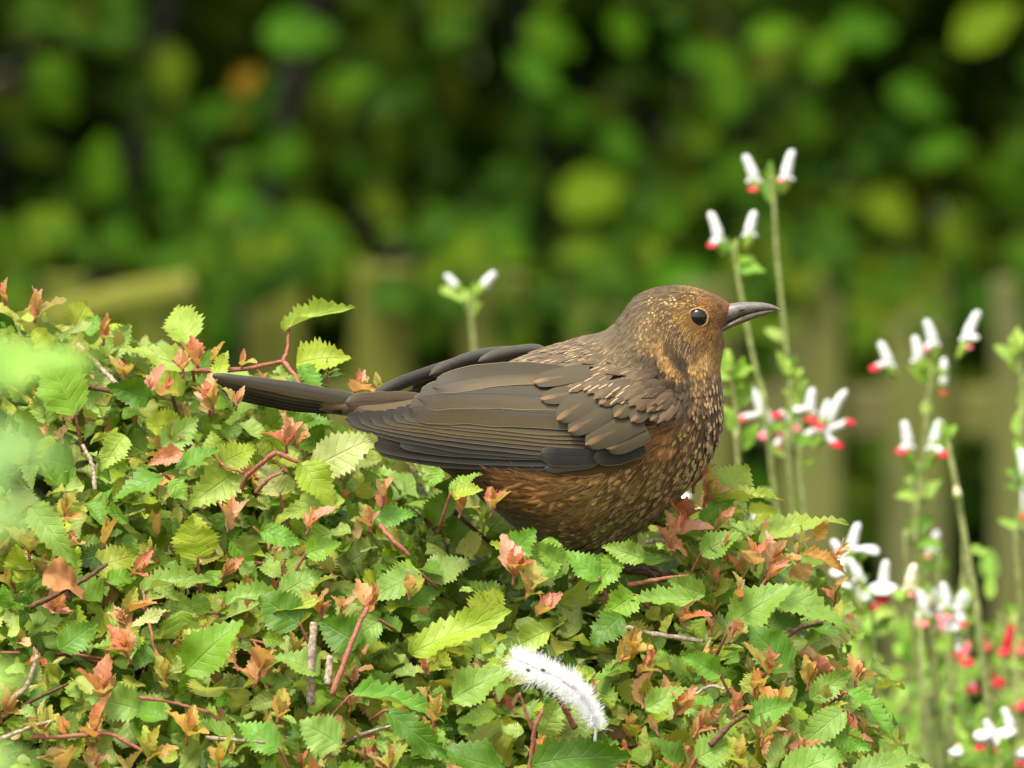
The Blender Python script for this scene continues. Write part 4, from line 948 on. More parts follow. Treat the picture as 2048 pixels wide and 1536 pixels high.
# plumage map in the photo's side view: u, v, base colour, mark colour, shaft streak, pale centre, length px, width/length, tuftiness
MAP = [
 (1340, 580, (98, 80, 52), (150, 120, 70), .1, .1, 16, .5, .1), (1280, 602, (100, 84, 60), (150, 120, 80), .0, .1, 16, .5, .1), (1430, 598, (122, 84, 38), (180, 130, 60), .0, .3, 9, .5, .1),
 (1385, 592, (106, 80, 40), (200, 158, 88), .0, .55, 10, .6, 0), (1350, 606, (100, 78, 44), (206, 168, 104), .0, .55, 11, .6, 0), (1310, 612, (98, 78, 46), (206, 170, 112), .0, .45, 12, .6, 0), (1330, 635, (98, 76, 44), (194, 154, 90), .0, .4, 11, .55, 0),
 (1290, 640, (108, 88, 58), (190, 150, 92), .0, .35, 13, .5, .1), (1258, 640, (102, 86, 62), (150, 124, 84), .0, .1, 18, .5, .1), (1300, 682, (116, 92, 56), (176, 140, 82), .0, .4, 15, .5, .1), (1255, 690, (102, 84, 58), (140, 112, 76), .0, .1, 22, .5, .1),
 (1420, 612, (140, 92, 36), (190, 140, 64), .0, .5, 8, .5, .1), (1438, 628, (132, 84, 36), (170, 112, 50), .0, .3, 8, .5, .1), (1458, 618, (130, 78, 34), (170, 106, 48), .0, .2, 7, .4, .2), (1365, 625, (126, 94, 44), (196, 150, 76), 0, .5, 9, .5, 0),
 (1415, 660, (146, 96, 40), (216, 172, 98), .5, .1, 10, .45, .1), (1380, 662, (132, 92, 42), (220, 180, 108), .7, .1, 11, .42, .1), (1350, 672, (92, 68, 40), (222, 182, 112), .6, .0, 13, .42, .1), (1372, 695, (88, 66, 40), (224, 184, 118), .8, .0, 14, .42, .1),
 (1400, 690, (116, 80, 42), (214, 170, 100), .5, .1, 12, .42, .1), (1432, 685, (150, 108, 56), (206, 164, 96), .4, .2, 12, .45, .1), (1410, 716, (178, 132, 70), (220, 178, 108), .2, .4, 14, .45, .2), (1385, 738, (190, 144, 78), (226, 184, 112), .1, .4, 15, .45, .2),
 (1436, 730, (164, 120, 64), (214, 172, 104), .3, .4, 14, .5, .2),
  (1365, 762, (74, 58, 38), (100, 80, 54), .0, .1, 20, .5, .1),
 (1338, 697, (84, 62, 36), (80, 56, 30), 0, 0, 13, .4, 0), (1350, 712, (74, 54, 32), (70, 50, 30), 0, 0, 13, .4, 0), (1362, 726, (66, 48, 28), (70, 50, 30), 0, 0, 13, .4, 0), (1373, 740, (72, 52, 30), (90, 64, 36), 0, 0, 13, .4, 0),  # neck crease behind the ear: its shade painted in as dark feather colour
 (1318, 698, (156, 116, 62), (196, 152, 88), 0, .4, 14, .5, 0), (1330, 716, (164, 122, 64), (204, 160, 92), 0, .4, 14, .5, 0), (1342, 735, (164, 122, 64), (204, 160, 92), 0, .4, 14, .5, 0), (1360, 752, (150, 110, 58), (200, 156, 90), 0, .4, 14, .5, 0),
 (1300, 718, (78, 62, 42), (110, 88, 58), 0, .1, 18, .5, 0), (1318, 740, (64, 48, 30), (90, 70, 46), 0, .1, 18, .5, 0), (1345, 762, (60, 46, 30), (90, 70, 46), 0, .1, 18, .5, 0), (1360, 690, (86, 62, 36), (224, 184, 118), .9, .0, 14, .42, .0), (1385, 712, (104, 74, 42), (220, 180, 114), .6, .1, 13, .42, .0),
 (1285, 735, (94, 78, 56), (180, 140, 90), .3, .0, 26, .5, .1), (1400, 772, (120, 88, 54), (190, 150, 94), .2, .4, 20, .5, .1), (1365, 800, (98, 80, 60), (150, 116, 76), .3, .0, 30, .55, .1), (1335, 835, (96, 74, 50), (160, 116, 70), .2, .1, 32, .5, .3),
 (1428, 772, (96, 70, 42), (206, 170, 108), .0, .9, 24, .55, .05), (1436, 830, (92, 66, 40), (210, 174, 114), .0, 1., 27, .6, .05), (1400, 830, (104, 76, 48), (190, 150, 94), .1, .7, 24, .55, .1), (1415, 900, (92, 68, 38), (204, 168, 106), .0, 1., 28, .6, .05), (1375, 960, (98, 74, 38), (190, 156, 94), .0, .9, 28, .6, .1),
 (1330, 865, (168, 112, 60), (204, 150, 88), .1, .3, 40, .35, .9), (1370, 880, (116, 84, 46), (198, 158, 96), .1, .75, 28, .5, .2), (1320, 930, (122, 88, 46), (196, 156, 92), .1, .75, 30, .45, .25), (1320, 1000, (100, 76, 36), (190, 156, 88), .0, .85, 30, .55, .2),
 (1250, 1050, (96, 74, 38), (186, 156, 90), .0, .8, 30, .55, .2), (1170, 1075, (92, 70, 36), (164, 134, 76), .0, .7, 32, .45, .2), (1260, 985, (112, 84, 42), (186, 150, 86), .1, .75, 32, .45, .3), (1180, 1000, (122, 88, 44), (184, 144, 80), .2, .5, 40, .34, .6),
 (1100, 990, (134, 88, 44), (182, 132, 72), .3, .2, 50, .20, 1.), (1050, 950, (132, 86, 44), (178, 126, 70), .3, .2, 50, .20, 1.), (1000, 1000, (82, 58, 36), (120, 86, 52), .2, .1, 50, .3, .9), (1080, 1060, (84, 64, 36), (144, 112, 64), .1, .4, 40, .38, .5),
 (950, 930, (68, 54, 40), (96, 76, 56), .1, .1, 48, .35, .5), (850, 880, (58, 52, 46), (80, 72, 62), .0, .0, 48, .4, .2), (1100, 712, (100, 83, 62), (210, 172, 122), .9, .0, 38, .5, .05), (1170, 695, (100, 83, 60), (210, 172, 122), .9, .0, 34, .5, .05),
 (1225, 705, (98, 82, 58), (206, 166, 116), .7, .0, 30, .5, .05), (1250, 760, (94, 78, 58), (210, 170, 120), .8, .0, 40, .5, .05), (1180, 760, (98, 82, 62), (210, 172, 124), .9, .0, 44, .52, .0), (800, 780, (104, 84, 54), (130, 106, 68), .0, .0, 46, .45, .1), (900, 750, (96, 80, 56), (130, 106, 72), .1, .0, 44, .5, .05), (980, 720, (98, 82, 58), (140, 114, 80), .3, .0, 40, .5, .05)]
MUV = np.array([(m[0], m[1]) for m in MAP], float)
MVAL = np.array([list(dull(lin(m[2]), .86, .05) * [1, 1.02, .96]) + list(dull(lin(m[3]), .82, .05)) + list(m[4:9]) for m in MAP])
def plum(u, v):
    d2 = (u[:, None] - MUV[None, :, 0]) ** 2 + (v[:, None] - MUV[None, :, 1]) ** 2 + 9.0
    wt = d2 ** -3.0
    wt /= wt.sum(1, keepdims=True)
    return wt @ MVAL

k = NT('plumage')
u_, v_, tc = k.uv()
au = k.math('ABSOLUTE', u_)
base = k.attr('base').outputs['Color']; mark = k.attr('mark').outputs['Color']
prm = k.attr('prm').outputs['Color']; sp_ = k.n('ShaderNodeSeparateColor'); k.t.links.new(prm, sp_.inputs[0])
streak, spot, wedge = sp_.outputs[0], sp_.outputs[1], sp_.outputs[2]
pos = k.n('ShaderNodeNewGeometry').outputs['Position']
nz = k.noise(pos, 2600.0, 3.0)
barb = k.math('SINE', k.math('MULTIPLY', k.math('SUBTRACT', v_, k.math('MULTIPLY', au, 0.35)), 95.0))
c = k.mix(k.math('MULTIPLY', k.step(nz, 0.3, 0.72), 0.45), base, k.mix(1.0, base, (0.6, 0.58, 0.55), 'MULTIPLY'))
c = k.mix(k.math('MULTIPLY', k.math('ADD', k.math('MULTIPLY', barb, 0.5), 0.5), 0.06), c, (0.03, 0.022, 0.015))
wj = k.math('ADD', au, k.math('MULTIPLY', k.math('SUBTRACT', nz, 0.5), 0.12))
sm = k.math('MULTIPLY', k.math('SUBTRACT', 1.0, k.step(wj, 0.05, 0.17)), k.step(v_, 0.40, 0.62))
sm = k.math('MULTIPLY', sm, streak)
rad = k.math('SQRT', k.math('ADD', k.math('POWER', k.math('MULTIPLY', wj, 0.95), 2.0), k.math('POWER', k.math('MULTIPLY', k.math('SUBTRACT', v_, 0.66), 2.6), 2.0)))
pm = k.math('MULTIPLY', k.math('SUBTRACT', 1.0, k.step(rad, 0.45, 0.66)), spot)
wm = k.math('MULTIPLY', k.math('SUBTRACT', 1.0, k.step(k.math('SUBTRACT', wj, k.math('MULTIPLY', k.math('SUBTRACT', v_, 0.55), 0.70)), 0.0, 0.14)), k.math('MULTIPLY', k.step(v_, 0.62, 0.92), wedge))
m_ = k.math('MAXIMUM', k.math('MAXIMUM', sm, pm), wm)
c = k.mix(m_, c, mark)
M['plumage'] = k.done(k.principled(c, 0.72, 0.18, k.bump(k.math('ADD', k.math('MULTIPLY', barb, 0.15), nz), 0.25, 0.0002), Sheen_Weight=0.12, Sheen_Roughness=0.5).outputs[0])

k = NT('flight_feather')
u_, v_, tc = k.uv()
au = k.math('ABSOLUTE', u_)
base = k.attr('base').outputs['Color']; mark = k.attr('mark').outputs['Color']
pos = k.n('ShaderNodeNewGeometry').outputs['Position']
nz = k.noise(pos, 700.0, 4.0); nf = k.noise(pos, 3500.0, 2.0)
barb = k.math('SINE', k.math('ADD', k.math('MULTIPLY', k.math('SUBTRACT', v_, k.math('MULTIPLY', au, 0.05)), 620.0), k.math('MULTIPLY', nf, 4.0)))
prm = k.attr('prm').outputs['Color']; sp_ = k.n('ShaderNodeSeparateColor'); k.t.links.new(prm, sp_.inputs[0])
gw = k.step(u_, -0.2, 0.9); gn = k.step(u_, 0.30, 0.86)
gmx = k.n('ShaderNodeMix'); k.set(gmx.inputs[0], sp_.outputs[0]); k.set(gmx.inputs[2], gw); k.set(gmx.inputs[3], gn)
c = k.mix(gmx.outputs[0], base, mark)
c = k.mix(k.math('MULTIPLY', k.step(v_, 0.72, 0.97), 0.7), c, k.mix(0.5, base, lin((96, 90, 80))))
cmb = k.n('ShaderNodeCombineXYZ'); k.t.links.new(k.math('MULTIPLY', u_, 9.0), cmb.inputs[0]); k.t.links.new(k.math('MULTIPLY', v_, 2.2), cmb.inputs[1]); k.t.links.new(k.n('ShaderNodeObjectInfo').outputs['Random'], cmb.inputs[2])
nst = k.noise(cmb.outputs[0], 1.6, 5.0, 0.7)
c = k.mix(k.math('MULTIPLY', k.step(nst, 0.38, 0.66), 0.38), c, k.mix(1.0, c, (0.5, 0.5, 0.52), 'MULTIPLY'))
c = k.mix(k.math('MULTIPLY', k.step(nz, 0.35, 0.7), 0.20), c, k.mix(1.0, c, (0.62, 0.6, 0.6), 'MULTIPLY'))
c = k.mix(k.math('MULTIPLY', k.math('ADD', k.math('MULTIPLY', barb, 0.5), 0.5), 0.10), c, (0.02, 0.018, 0.016))
edge = k.step(au, 0.955, 0.985)
c = k.mix(k.math('MULTIPLY', edge, 0.55), c, lin((150, 136, 116)))
rach = k.math('SUBTRACT', 1.0, k.step(au, 0.015, 0.05))
c = k.mix(k.math('MULTIPLY', rach, 0.7), c, (0.022, 0.018, 0.015))
hh = k.math('ADD', k.math('MULTIPLY', barb, 0.4), k.math('MULTIPLY', rach, 1.2))
M['flight'] = k.done(k.principled(c, 0.55, 0.22, k.bump(hh, 0.3, 0.0002)).outputs[0])

bird = thing('bird', 'young speckled brown songbird with dark bill crouching on the clipped hedge', 'bird', tuple(PY(1240, 1150, 0.0)))
# body: one continuous skin from tail root to bill
nt_, nph = 110, 64
tt = np.repeat(np.linspace(0, NR - 1, nt_), nph); pp = np.tile(np.arange(nph) / nph * 2 * math.pi, nt_)
BV = body_pt(tt, pp)
near = BV.copy(); near[:, 1] = -np.abs(near[:, 1]); bu, bv = PROJ(near)
pv = plum(bu, bv)
BF = np.array([(i * nph + j, i * nph + (j + 1) % nph, (i + 1) * nph + (j + 1) % nph, (i + 1) * nph + j) for i in range(nt_ - 1) for j in range(nph)])
cap = [np.array([[0, (j + 1), j] for j in range(1, nph - 1)]) , np.array([[(nt_ - 1) * nph, (nt_ - 1) * nph + j, (nt_ - 1) * nph + j + 1] for j in range(1, nph - 1)])]
uvb = np.stack([np.ones(len(BV)), np.zeros(len(BV))], 1)
body = obj('body', mesh_np('bird_body', BV, [BF] + cap, uvb, {'base': pv[:, :3] * .8, 'mark': pv[:, 3:6], 'prm': np.zeros((len(BV), 3))}, M['plumage']), bird)

# small overlapping feathers all over the body
ROWV = np.array([0.0, .4, .75, 1.0]); UC = np.array([-1, -.5, 0, .5, 1.0])
def feather_batch(P, Dr, Nr, L, W, val, lift, curl=0.1, tuft=None):
    """many little feathers: base points, directions, normals, lengths, widths -> arrays for one mesh"""
    n = len(P)
    Dr = unit(Dr - Nr * np.sum(Dr * Nr, 1, keepdims=True)); X = np.cross(Dr, Nr)
    tuft = np.zeros(n) if tuft is None else tuft
    V = np.zeros((n, 4, 5, 3)); UV = np.zeros((n, 4, 5, 2))
    prof = np.array([.45, 1.0, .92, .55])
    for r in range(4):
        for cix, uu in enumerate(UC):
            t = np.full(n, ROWV[r])
            if r == 3:
                t = 1.0 - .20 * abs(uu) ** 1.6 + rng.normal(0, .05, n) + tuft * (.16 * (-1) ** cix)
            if r == 2: t = t - .06 * abs(uu)
            x = uu * prof[r] * W
            z = lift * np.sin(t * 1.5) - .22 * W * uu * uu - curl * L * np.maximum(0, t - .6) ** 2 * 1.5
            V[:, r, cix] = P + Dr * (t * L)[:, None] + X * x[:, None] + Nr * z[:, None]
            UV[:, r, cix, 0] = uu; UV[:, r, cix, 1] = t
    b = (np.arange(n) * 20)[:, None, None, None]
    q = np.array([[[r * 5 + c_, r * 5 + c_ + 1, (r + 1) * 5 + c_ + 1, (r + 1) * 5 + c_] for c_ in range(4)] for r in range(3)])
    F = (b + q[None]).reshape(-1, 4)
    rep = lambda a: np.repeat(a, 20, axis=0)
    return V.reshape(-1, 3), F, UV.reshape(-1, 2), {'base': rep(val[:, :3]), 'mark': rep(val[:, 3:6]), 'prm': rep(val[:, 6:9])}

WINGPOLY = np.array([(690, 815), (800, 770), (900, 745), (1080, 735), (1180, 715), (1290, 740), (1330, 800), (1300, 860), (1298, 925), (1180, 952), (1000, 952), (850, 930), (745, 900)], float)
def in_poly(u, v, poly):
    ins = np.zeros(len(u), bool); j = len(poly) - 1
    for i in range(len(poly)):
        a, b = poly[i], poly[j]
        cnd = (a[1] > v) != (b[1] > v)
        xx = (b[0] - a[0]) * (v - a[1]) / (b[1] - a[1] + 1e-9) + a[0]
        ins ^= cnd & (u < xx); j = i
    return ins

gt, gp = 520, 420
T_ = (np.arange(gt) + .5) / gt * (NR - 1.02); P_ = (np.arange(gp) + .5) / gp * 2 * math.pi
tg, pg = [a.ravel() for a in np.meshgrid(T_, P_, indexing='ij')]
e = 1e-3
p0 = body_pt(tg, pg); dt = (body_pt(tg + e, pg) - body_pt(tg - e, pg)) / (2 * e); dp = (body_pt(tg, pg + e) - body_pt(tg, pg - e)) / (2 * e)
cr = np.cross(dt, dp); area = np.linalg.norm(cr, axis=1) * (T_[1] - T_[0]) * (P_[1] - P_[0]) / S_PX ** 2
mir = p0.copy(); mir[:, 1] = -np.abs(mir[:, 1]); gu, gvv = PROJ(mir)
val = plum(gu, gvv)
L_ = val[:, 8]; W_ = L_ * val[:, 9]
wgt = area / (L_ * W_) * np.where(L_ < 20, 2.6, 3.0)
eye_d = np.hypot(gu - 1396, gvv - 636)
wgt[eye_d < 20] = 0
wgt[(tg > NR - 1.6)] *= .3
wing_in = in_poly(gu, gvv, WINGPOLY) & (gvv > 725)
wgt[wing_in] *= .04
cntf = rng.poisson(np.clip(wgt, 0, 5))
idx = np.repeat(np.arange(len(tg)), cntf)
jt = tg[idx] + rng.uniform(-.5, .5, len(idx)) * (T_[1] - T_[0]); jp = pg[idx] + rng.uniform(-.5, .5, len(idx)) * (P_[1] - P_[0])
P = body_pt(jt, jp); N = unit(cr[idx])
cen = body_pt(jt, jp, -5.0); N = N * np.sign(np.sum((P - cen) * N, 1, keepdims=True))
D = -unit(dt[idx])
# flanks droop a little
fl = np.clip((gvv[idx] - 850) / 250, 0, 1)
D = D + np.array([0, 0, -1])[None] * (fl * .25)[:, None]
D = D + rng.normal(0, .10, D.shape) + rng.normal(0, .16, D.shape) * val[idx, 10][:, None]
nzv = np.array([mnoise.noise_vector((p[0] * 95, p[1] * 95, p[2] * 95)) for p in P])
D = D + nzv * (.15 + .5 * val[idx, 10])[:, None]
v2 = val[idx].copy()
jc = (1 + rng.normal(0, .15, (len(idx), 1)) + .35 * nzv[:, :1] * (.3 + .7 * val[idx, 10])[:, None])
v2[:, :6] = np.clip(v2[:, :6] * jc * (1 + rng.normal(0, .04, (len(idx), 3)))[:, [0, 1, 2, 0, 1, 2]], .003, .9)
v2[:, 6] *= rng.random(len(idx)) < .75
v2[:, 7] = np.where(rng.random(len(idx)) < np.where(L_[idx] < 17, .25 + .55 * v2[:, 7], .3 + .65 * v2[:, 7]), np.clip(v2[:, 7] * 1.6, 0, 1), 0)
v2[:, 8] = 0
L = L_[idx] * S_PX * rng.uniform(.8, 1.25, len(idx)); W = W_[idx] * .5 * S_PX * rng.uniform(.85, 1.2, len(idx))
bdark = gvv[idx]
V, F, UV, at = feather_batch(P - N * (.25 * S_PX), D, N, L, W, v2, (.10 + .14 * val[idx, 10]) * L, .12, val[idx, 10])
o = obj('plumage', mesh_np('bird_plumage', V, F, UV, at, M['plumage']), body); o['kind'] = 'stuff'
n_feath = len(idx)

# loose hair-like barbs on flanks, belly, throat and head
def strands(idx, Lpx, Wpx, spread, lift, bright):
    n = len(idx)
    jt = tg[idx] + rng.uniform(-.5, .5, n) * (T_[1] - T_[0]); jp = pg[idx] + rng.uniform(-.5, .5, n) * (P_[1] - P_[0])
    P = body_pt(jt, jp, 2.0); Nn = unit(cr[idx]); Nn = Nn * np.sign(np.sum((P - body_pt(jt, jp, -5.0)) * Nn, 1, keepdims=True))
    D = unit(-unit(dt[idx]) + np.array([0, 0, -.25]) * np.clip((gvv[idx] - 850) / 200, 0, 1)[:, None] + rng.normal(0, spread, (n, 3)))
    if Lpx > 20: D = D + .55 * np.array([mnoise.noise_vector((p[0] * 80, p[1] * 80, p[2] * 80 + 4)) for p in P])
    D = unit(D - Nn * np.sum(D * Nn, 1, keepdims=True)); X = np.cross(D, Nn)
    L = Lpx * S_PX * rng.uniform(.6, 1.3, n); side = rng.normal(0, .12, n)
    V = np.zeros((n, 4, 2, 3))
    for r, t in enumerate((0, .35, .7, 1.0)):
        wv = Wpx * S_PX * (1 - .75 * t)
        c_ = P + D * (t * L)[:, None] + Nn * (L * lift * math.sin(t * 1.9))[:, None] + X * (side * L * t * t)[:, None]
        V[:, r, 0] = c_ - X * wv; V[:, r, 1] = c_ + X * wv
    b = (np.arange(n) * 8)[:, None, None]
    F = (b + np.array([[2 * r, 2 * r + 1, 2 * r + 3, 2 * r + 2] for r in range(3)])[None]).reshape(-1, 4)
    f = np.clip(rng.normal(bright, .35, n), 0, 1)[:, None]
    colr = (val[idx, :3] * (1 - f) + val[idx, 3:6] * f) * rng.choice([.35, .7, 1.0, 1.0, 1.3], (n, 1))
    return V.reshape(-1, 3), F, np.tile([1.0, .1], (n * 8, 1)), {'base': np.repeat(colr, 8, 0), 'mark': np.repeat(colr, 8, 0), 'prm': np.zeros((n * 8, 3))}
w1 = area * val[:, 10] ** 2.2; w1[wing_in] = 0; w1[tg < 3] = 0; w1[gvv < 800] = 0
i1 = rng.choice(len(tg), 20000, p=w1 / w1.sum())
V, F, UV, at = strands(i1, 44, .85, .20, .10, .5)
o = obj('flank_barbs', mesh_np('flank_barbs', V, F, UV, at, M['plumage']), body); o['kind'] = 'stuff'
w2 = area * ((gu > 1230) & (gvv < 780) & (eye_d > 22) & (tg < NR - 2)); i2 = rng.choice(len(tg), 4500, p=w2 / w2.sum())
V, F, UV, at = strands(i2, 13, .45, .18, .08, .3)
o = obj('head_barbs', mesh_np('head_barbs', V, F, UV, at, M['plumage']), body); o['kind'] = 'stuff'

# ---- wings
WT = np.array([(640, 22, 838, 120), (690, 40, 840, 130), (740, 62, 842, 135), (800, 98, 845, 142), (900, 146, 852, 162), (1000, 184, 868, 182), (1100, 208, 882, 198), (1200, 219, 886, 210), (1300, 212, 880, 212), (1400, 190, 870, 210)], float)
def wing_y(u, v):
    W_ = np.interp(u, WT[:, 0], WT[:, 1]); vc = np.interp(u, WT[:, 0], WT[:, 2]); h = np.interp(u, WT[:, 0], WT[:, 3])
    q = np.clip((v - 18 - vc) / h, -.985, .985)
    return -W_ * np.sqrt(1 - q * q)
def flight_geo(b, m, t, hw, layer, tipr=.16, asym=0.0, n=22, side=1, lift_tip=0.0, camber=.10, yfun=None, root_w=.5, taper=1.0):
    """long feather through pixels b -> m -> t lying on the wing surface; layer counts outwards in px"""
    b, m, t = [np.array(a, float) for a in (b, m, t)]
    s_ = np.linspace(0, 1, n)
    ctl = 2 * m - .5 * (b + t)
    c2 = ((1 - s_) ** 2)[:, None] * b + (2 * s_ * (1 - s_))[:, None] * ctl + (s_ ** 2)[:, None] * t
    tg_ = unit(np.gradient(c2, axis=0)); nrm = np.stack([-tg_[:, 1], tg_[:, 0]], 1)
    if nrm[n // 2, 1] < 0: nrm = -nrm          # +u points down the picture
    prof = np.interp(s_, [0, .12, .5, 1 - tipr, 1], [root_w, .85, 1, taper, taper])
    tipm = s_ > 1 - tipr
    prof[tipm] *= np.sqrt(np.clip(1 - ((s_[tipm] - (1 - tipr)) / tipr) ** 2, 0, 1))
    us = np.array([-1, -.6, -.2, .2, .6, 1.0])
    uu = np.tile(us, n); ss = np.repeat(np.arange(n), 6)
    off = uu * prof[ss] * hw * (1 + (np.abs(uu) > .9) * np.repeat(np.convolve(rng.normal(0, .05, n + 2), [.3, .4, .3], 'valid'), 6))
    px = c2[ss] + nrm[ss] * off[:, None]
    yf = yfun or wing_y
    y = yf(px[:, 0], px[:, 1]) - layer - lift_tip * s_[ss] ** 2 + camber * hw * uu ** 2
    W3 = PYA(px[:, 0], px[:, 1], y * S_PX)
    if side < 0: W3[:, 1] = -W3[:, 1]
    F = np.array([(i * 6 + j, i * 6 + j + 1, (i + 1) * 6 + j + 1, (i + 1) * 6 + j) for i in range(n - 1) for j in range(5)])
    return W3, F, np.stack([uu, s_[ss]], 1)
def flight(name, parent, b, m, t, hw, layer, base, mark, side=1, mat='flight', prm=(0, 0, 0), **kw):
    V, F, UV = flight_geo(b, m, t, hw, layer, side=side, **kw)
    n = len(V)
    me = mesh_np(name, V, F, UV, {'base': np.tile(dull(lin(base), .74), (n, 1)), 'mark': np.tile(dull(lin(mark), .74), (n, 1)), 'prm': np.tile(prm, (n, 1))}, M[mat])
    return obj(name, me, parent)
DK = (34, 31, 28); DK2 = (64, 58, 50); BR = (102, 85, 46); OL = (110, 92, 50); GR = (42, 36, 28)
PRIM = [((1190, 926), (935, 924), (752, 897), 14, 4, DK, DK2), ((1190, 918), (930, 912), (743, 886), 16, 5, DK, (74, 72, 72)), ((1190, 910), (920, 900), (800, 880), 14, 6, (60, 58, 58), DK2),
        ((1170, 908), (900, 886), (690, 838), 15, 7, DK, DK2), ((1170, 902), (890, 874), (692, 830), 17, 8, DK, (86, 76, 60)), ((1170, 894), (895, 864), (714, 830), 17, 9.2, DK, (94, 82, 60))]
SECO = [((1170, 888), (905, 857), (738, 832), 17, 10.4, GR, BR), ((1175, 880), (915, 851), (762, 830), 17, 11.6, GR, BR), ((1175, 872), (925, 844), (784, 826), 17, 12.8, GR, BR), ((1180, 862), (935, 838), (804, 822), 18, 14, GR, BR)]
TERT = [((1185, 838), (965, 818), (818, 816), 34, 20, (66, 56, 32), (100, 84, 46)), ((1170, 800), (975, 788), (836, 796), 30, 23, (68, 58, 34), (98, 82, 44)), ((1150, 752), (1005, 748), (866, 774), 24, 26, (72, 62, 38), OL)]
GCOV = [((1195, 770), (1140, 785), (1080, 798), 18, 28), ((1205, 785), (1160, 808), (1113, 840), 25, 30), ((1228, 815), (1182, 838), (1136, 864), 23, 28), ((1288, 842), (1228, 862), (1170, 891), 26, 26), ((1298, 868), (1255, 882), (1212, 898), 22, 22)]
MCOV = [((1262, 772), (1230, 786), (1198, 808), 20, 32), ((1285, 788), (1258, 806), (1228, 834), 20, 32), ((1312, 800), (1288, 818), (1262, 844), 20, 31), ((1335, 800), (1322, 818), (1300, 842), 17, 30), ((1180, 742), (1125, 752), (1066, 764), 18, 31)]
for side in (1, -1):
    wing = bpy.data.objects.new('wing', None); COL.objects.link(wing); wing.parent = bird
    wing.matrix_parent_inverse = Matrix.Translation(-bird.location)
    for b, m, t, hw, ly, ca, cb in PRIM: flight('primary_feather', wing, b, m, t, hw, ly, ca, cb, side, prm=(1, 0, 0), tipr=.10, camber=-.05)
    flight('primary_covert', wing, (1190, 912), (1140, 912), (1080, 908), 22, 12, (50, 47, 46), (66, 60, 56), side, tipr=.3)
    flight('primary_covert', wing, (1195, 925), (1140, 932), (1088, 938), 10, 8, (74, 72, 72), (88, 86, 84), side, tipr=.3)
    flight('alula_feather', wing, (1290, 895), (1240, 908), (1186, 916), 20, 16, (46, 43, 42), (58, 53, 48), side, tipr=.35)
    for b, m, t, hw, ly, ca, cb in SECO: flight('secondary_feather', wing, b, m, t, hw, ly, ca, cb, side, prm=(1, 0, 0), tipr=.12, camber=-.05)
    for b, m, t, hw, ly, ca, cb in TERT: flight('tertial_feather', wing, b, m, t, hw, ly, ca, cb, side, tipr=.2)
    for b, m, t, hw, ly in GCOV + MCOV:
        flight('covert_feather', wing, b, m, t, hw, ly, (86, 76, 50), (150, 110, 66), side, 'plumage', (.3, 0, .85), tipr=.4, n=14, lift_tip=3.0, root_w=.7)
    # lesser coverts and scapulars: shingled small feathers
    poly = np.array([(1082, 718), (1150, 694), (1225, 690), (1290, 725), (1335, 785), (1335, 812), (1262, 790), (1190, 775), (1120, 752), (1078, 745)], float)
    gx_, gy_ = np.meshgrid(np.arange(1080, 1350, 15.0), np.arange(690, 850, 12.0))
    uu = (gx_ + rng.normal(0, 4, gx_.shape)).ravel(); vv = (gy_ + rng.normal(0, 3, gy_.shape)).ravel()
    kp = in_poly(uu, vv, poly); uu, vv = uu[kp], vv[kp]
    uu = uu + 14
    offw = 5 + 28 * np.clip((vv - 698) / 75, 0, 1)
    yb = wing_y(uu, vv) - offw
    Pw = PYA(uu, vv, yb * S_PX)
    dv = np.clip((vv - 700) / 110, 0, 1)
    du_, dv_ = -1 + .25 * dv, .22 + .55 * dv
    tipw = PYA(uu + du_ * 40, vv + dv_ * 40, (wing_y(uu + du_ * 40, vv + dv_ * 40) - offw - 3) * S_PX)
    upw = PYA(uu + 3, vv - 10, (wing_y(uu + 3, vv - 10) - offw) * S_PX)
    Dw = unit(tipw - Pw) + rng.normal(0, .05, Pw.shape); Nw = unit(np.cross(Dw, upw - Pw)); Nw *= np.sign(-Nw[:, 1:2])
    vw = plum(uu, vv); vw[:, 6] = np.where(rng.random(len(uu)) < .6, .85, .1); vw[:, 7] = 0; vw[:, 8] = .0
    vw[:, :3] *= (1 + rng.normal(0, .12, (len(uu), 1)))
    Lw = rng.uniform(34, 50, len(uu)) * S_PX
    V, F, UV, at = feather_batch(Pw, Dw, Nw, Lw, Lw * .27, vw, .07 * Lw, .1)
    if side < 0: V[:, 1] = -V[:, 1]
    o = obj('covert_plumage', mesh_np('covert_plumage', V, F, UV, at, M['plumage']), wing); o['kind'] = 'stuff'
    if side < 0:
        # the far wing's innermost feathers stand up over the back
        yy = lambda a: (lambda u, v: np.full(len(np.atleast_1d(u)), a))
        flight('tertial_feather', wing, (1010, 708), (880, 738), (742, 793), 13, 0, (46, 43, 36), (58, 54, 46), 1, yfun=yy(34), tipr=.2, camber=.5)
        flight('tertial_feather', wing, (1050, 702), (950, 714), (858, 752), 13, 0, (74, 69, 56), (60, 55, 46), 1, yfun=yy(26), tipr=.18, camber=.5)
        flight('tertial_feather', wing, (1090, 700), (1030, 703), (955, 724), 12, 0, (82, 76, 62), (66, 60, 50), 1, yfun=yy(18), tipr=.25, camber=.5)

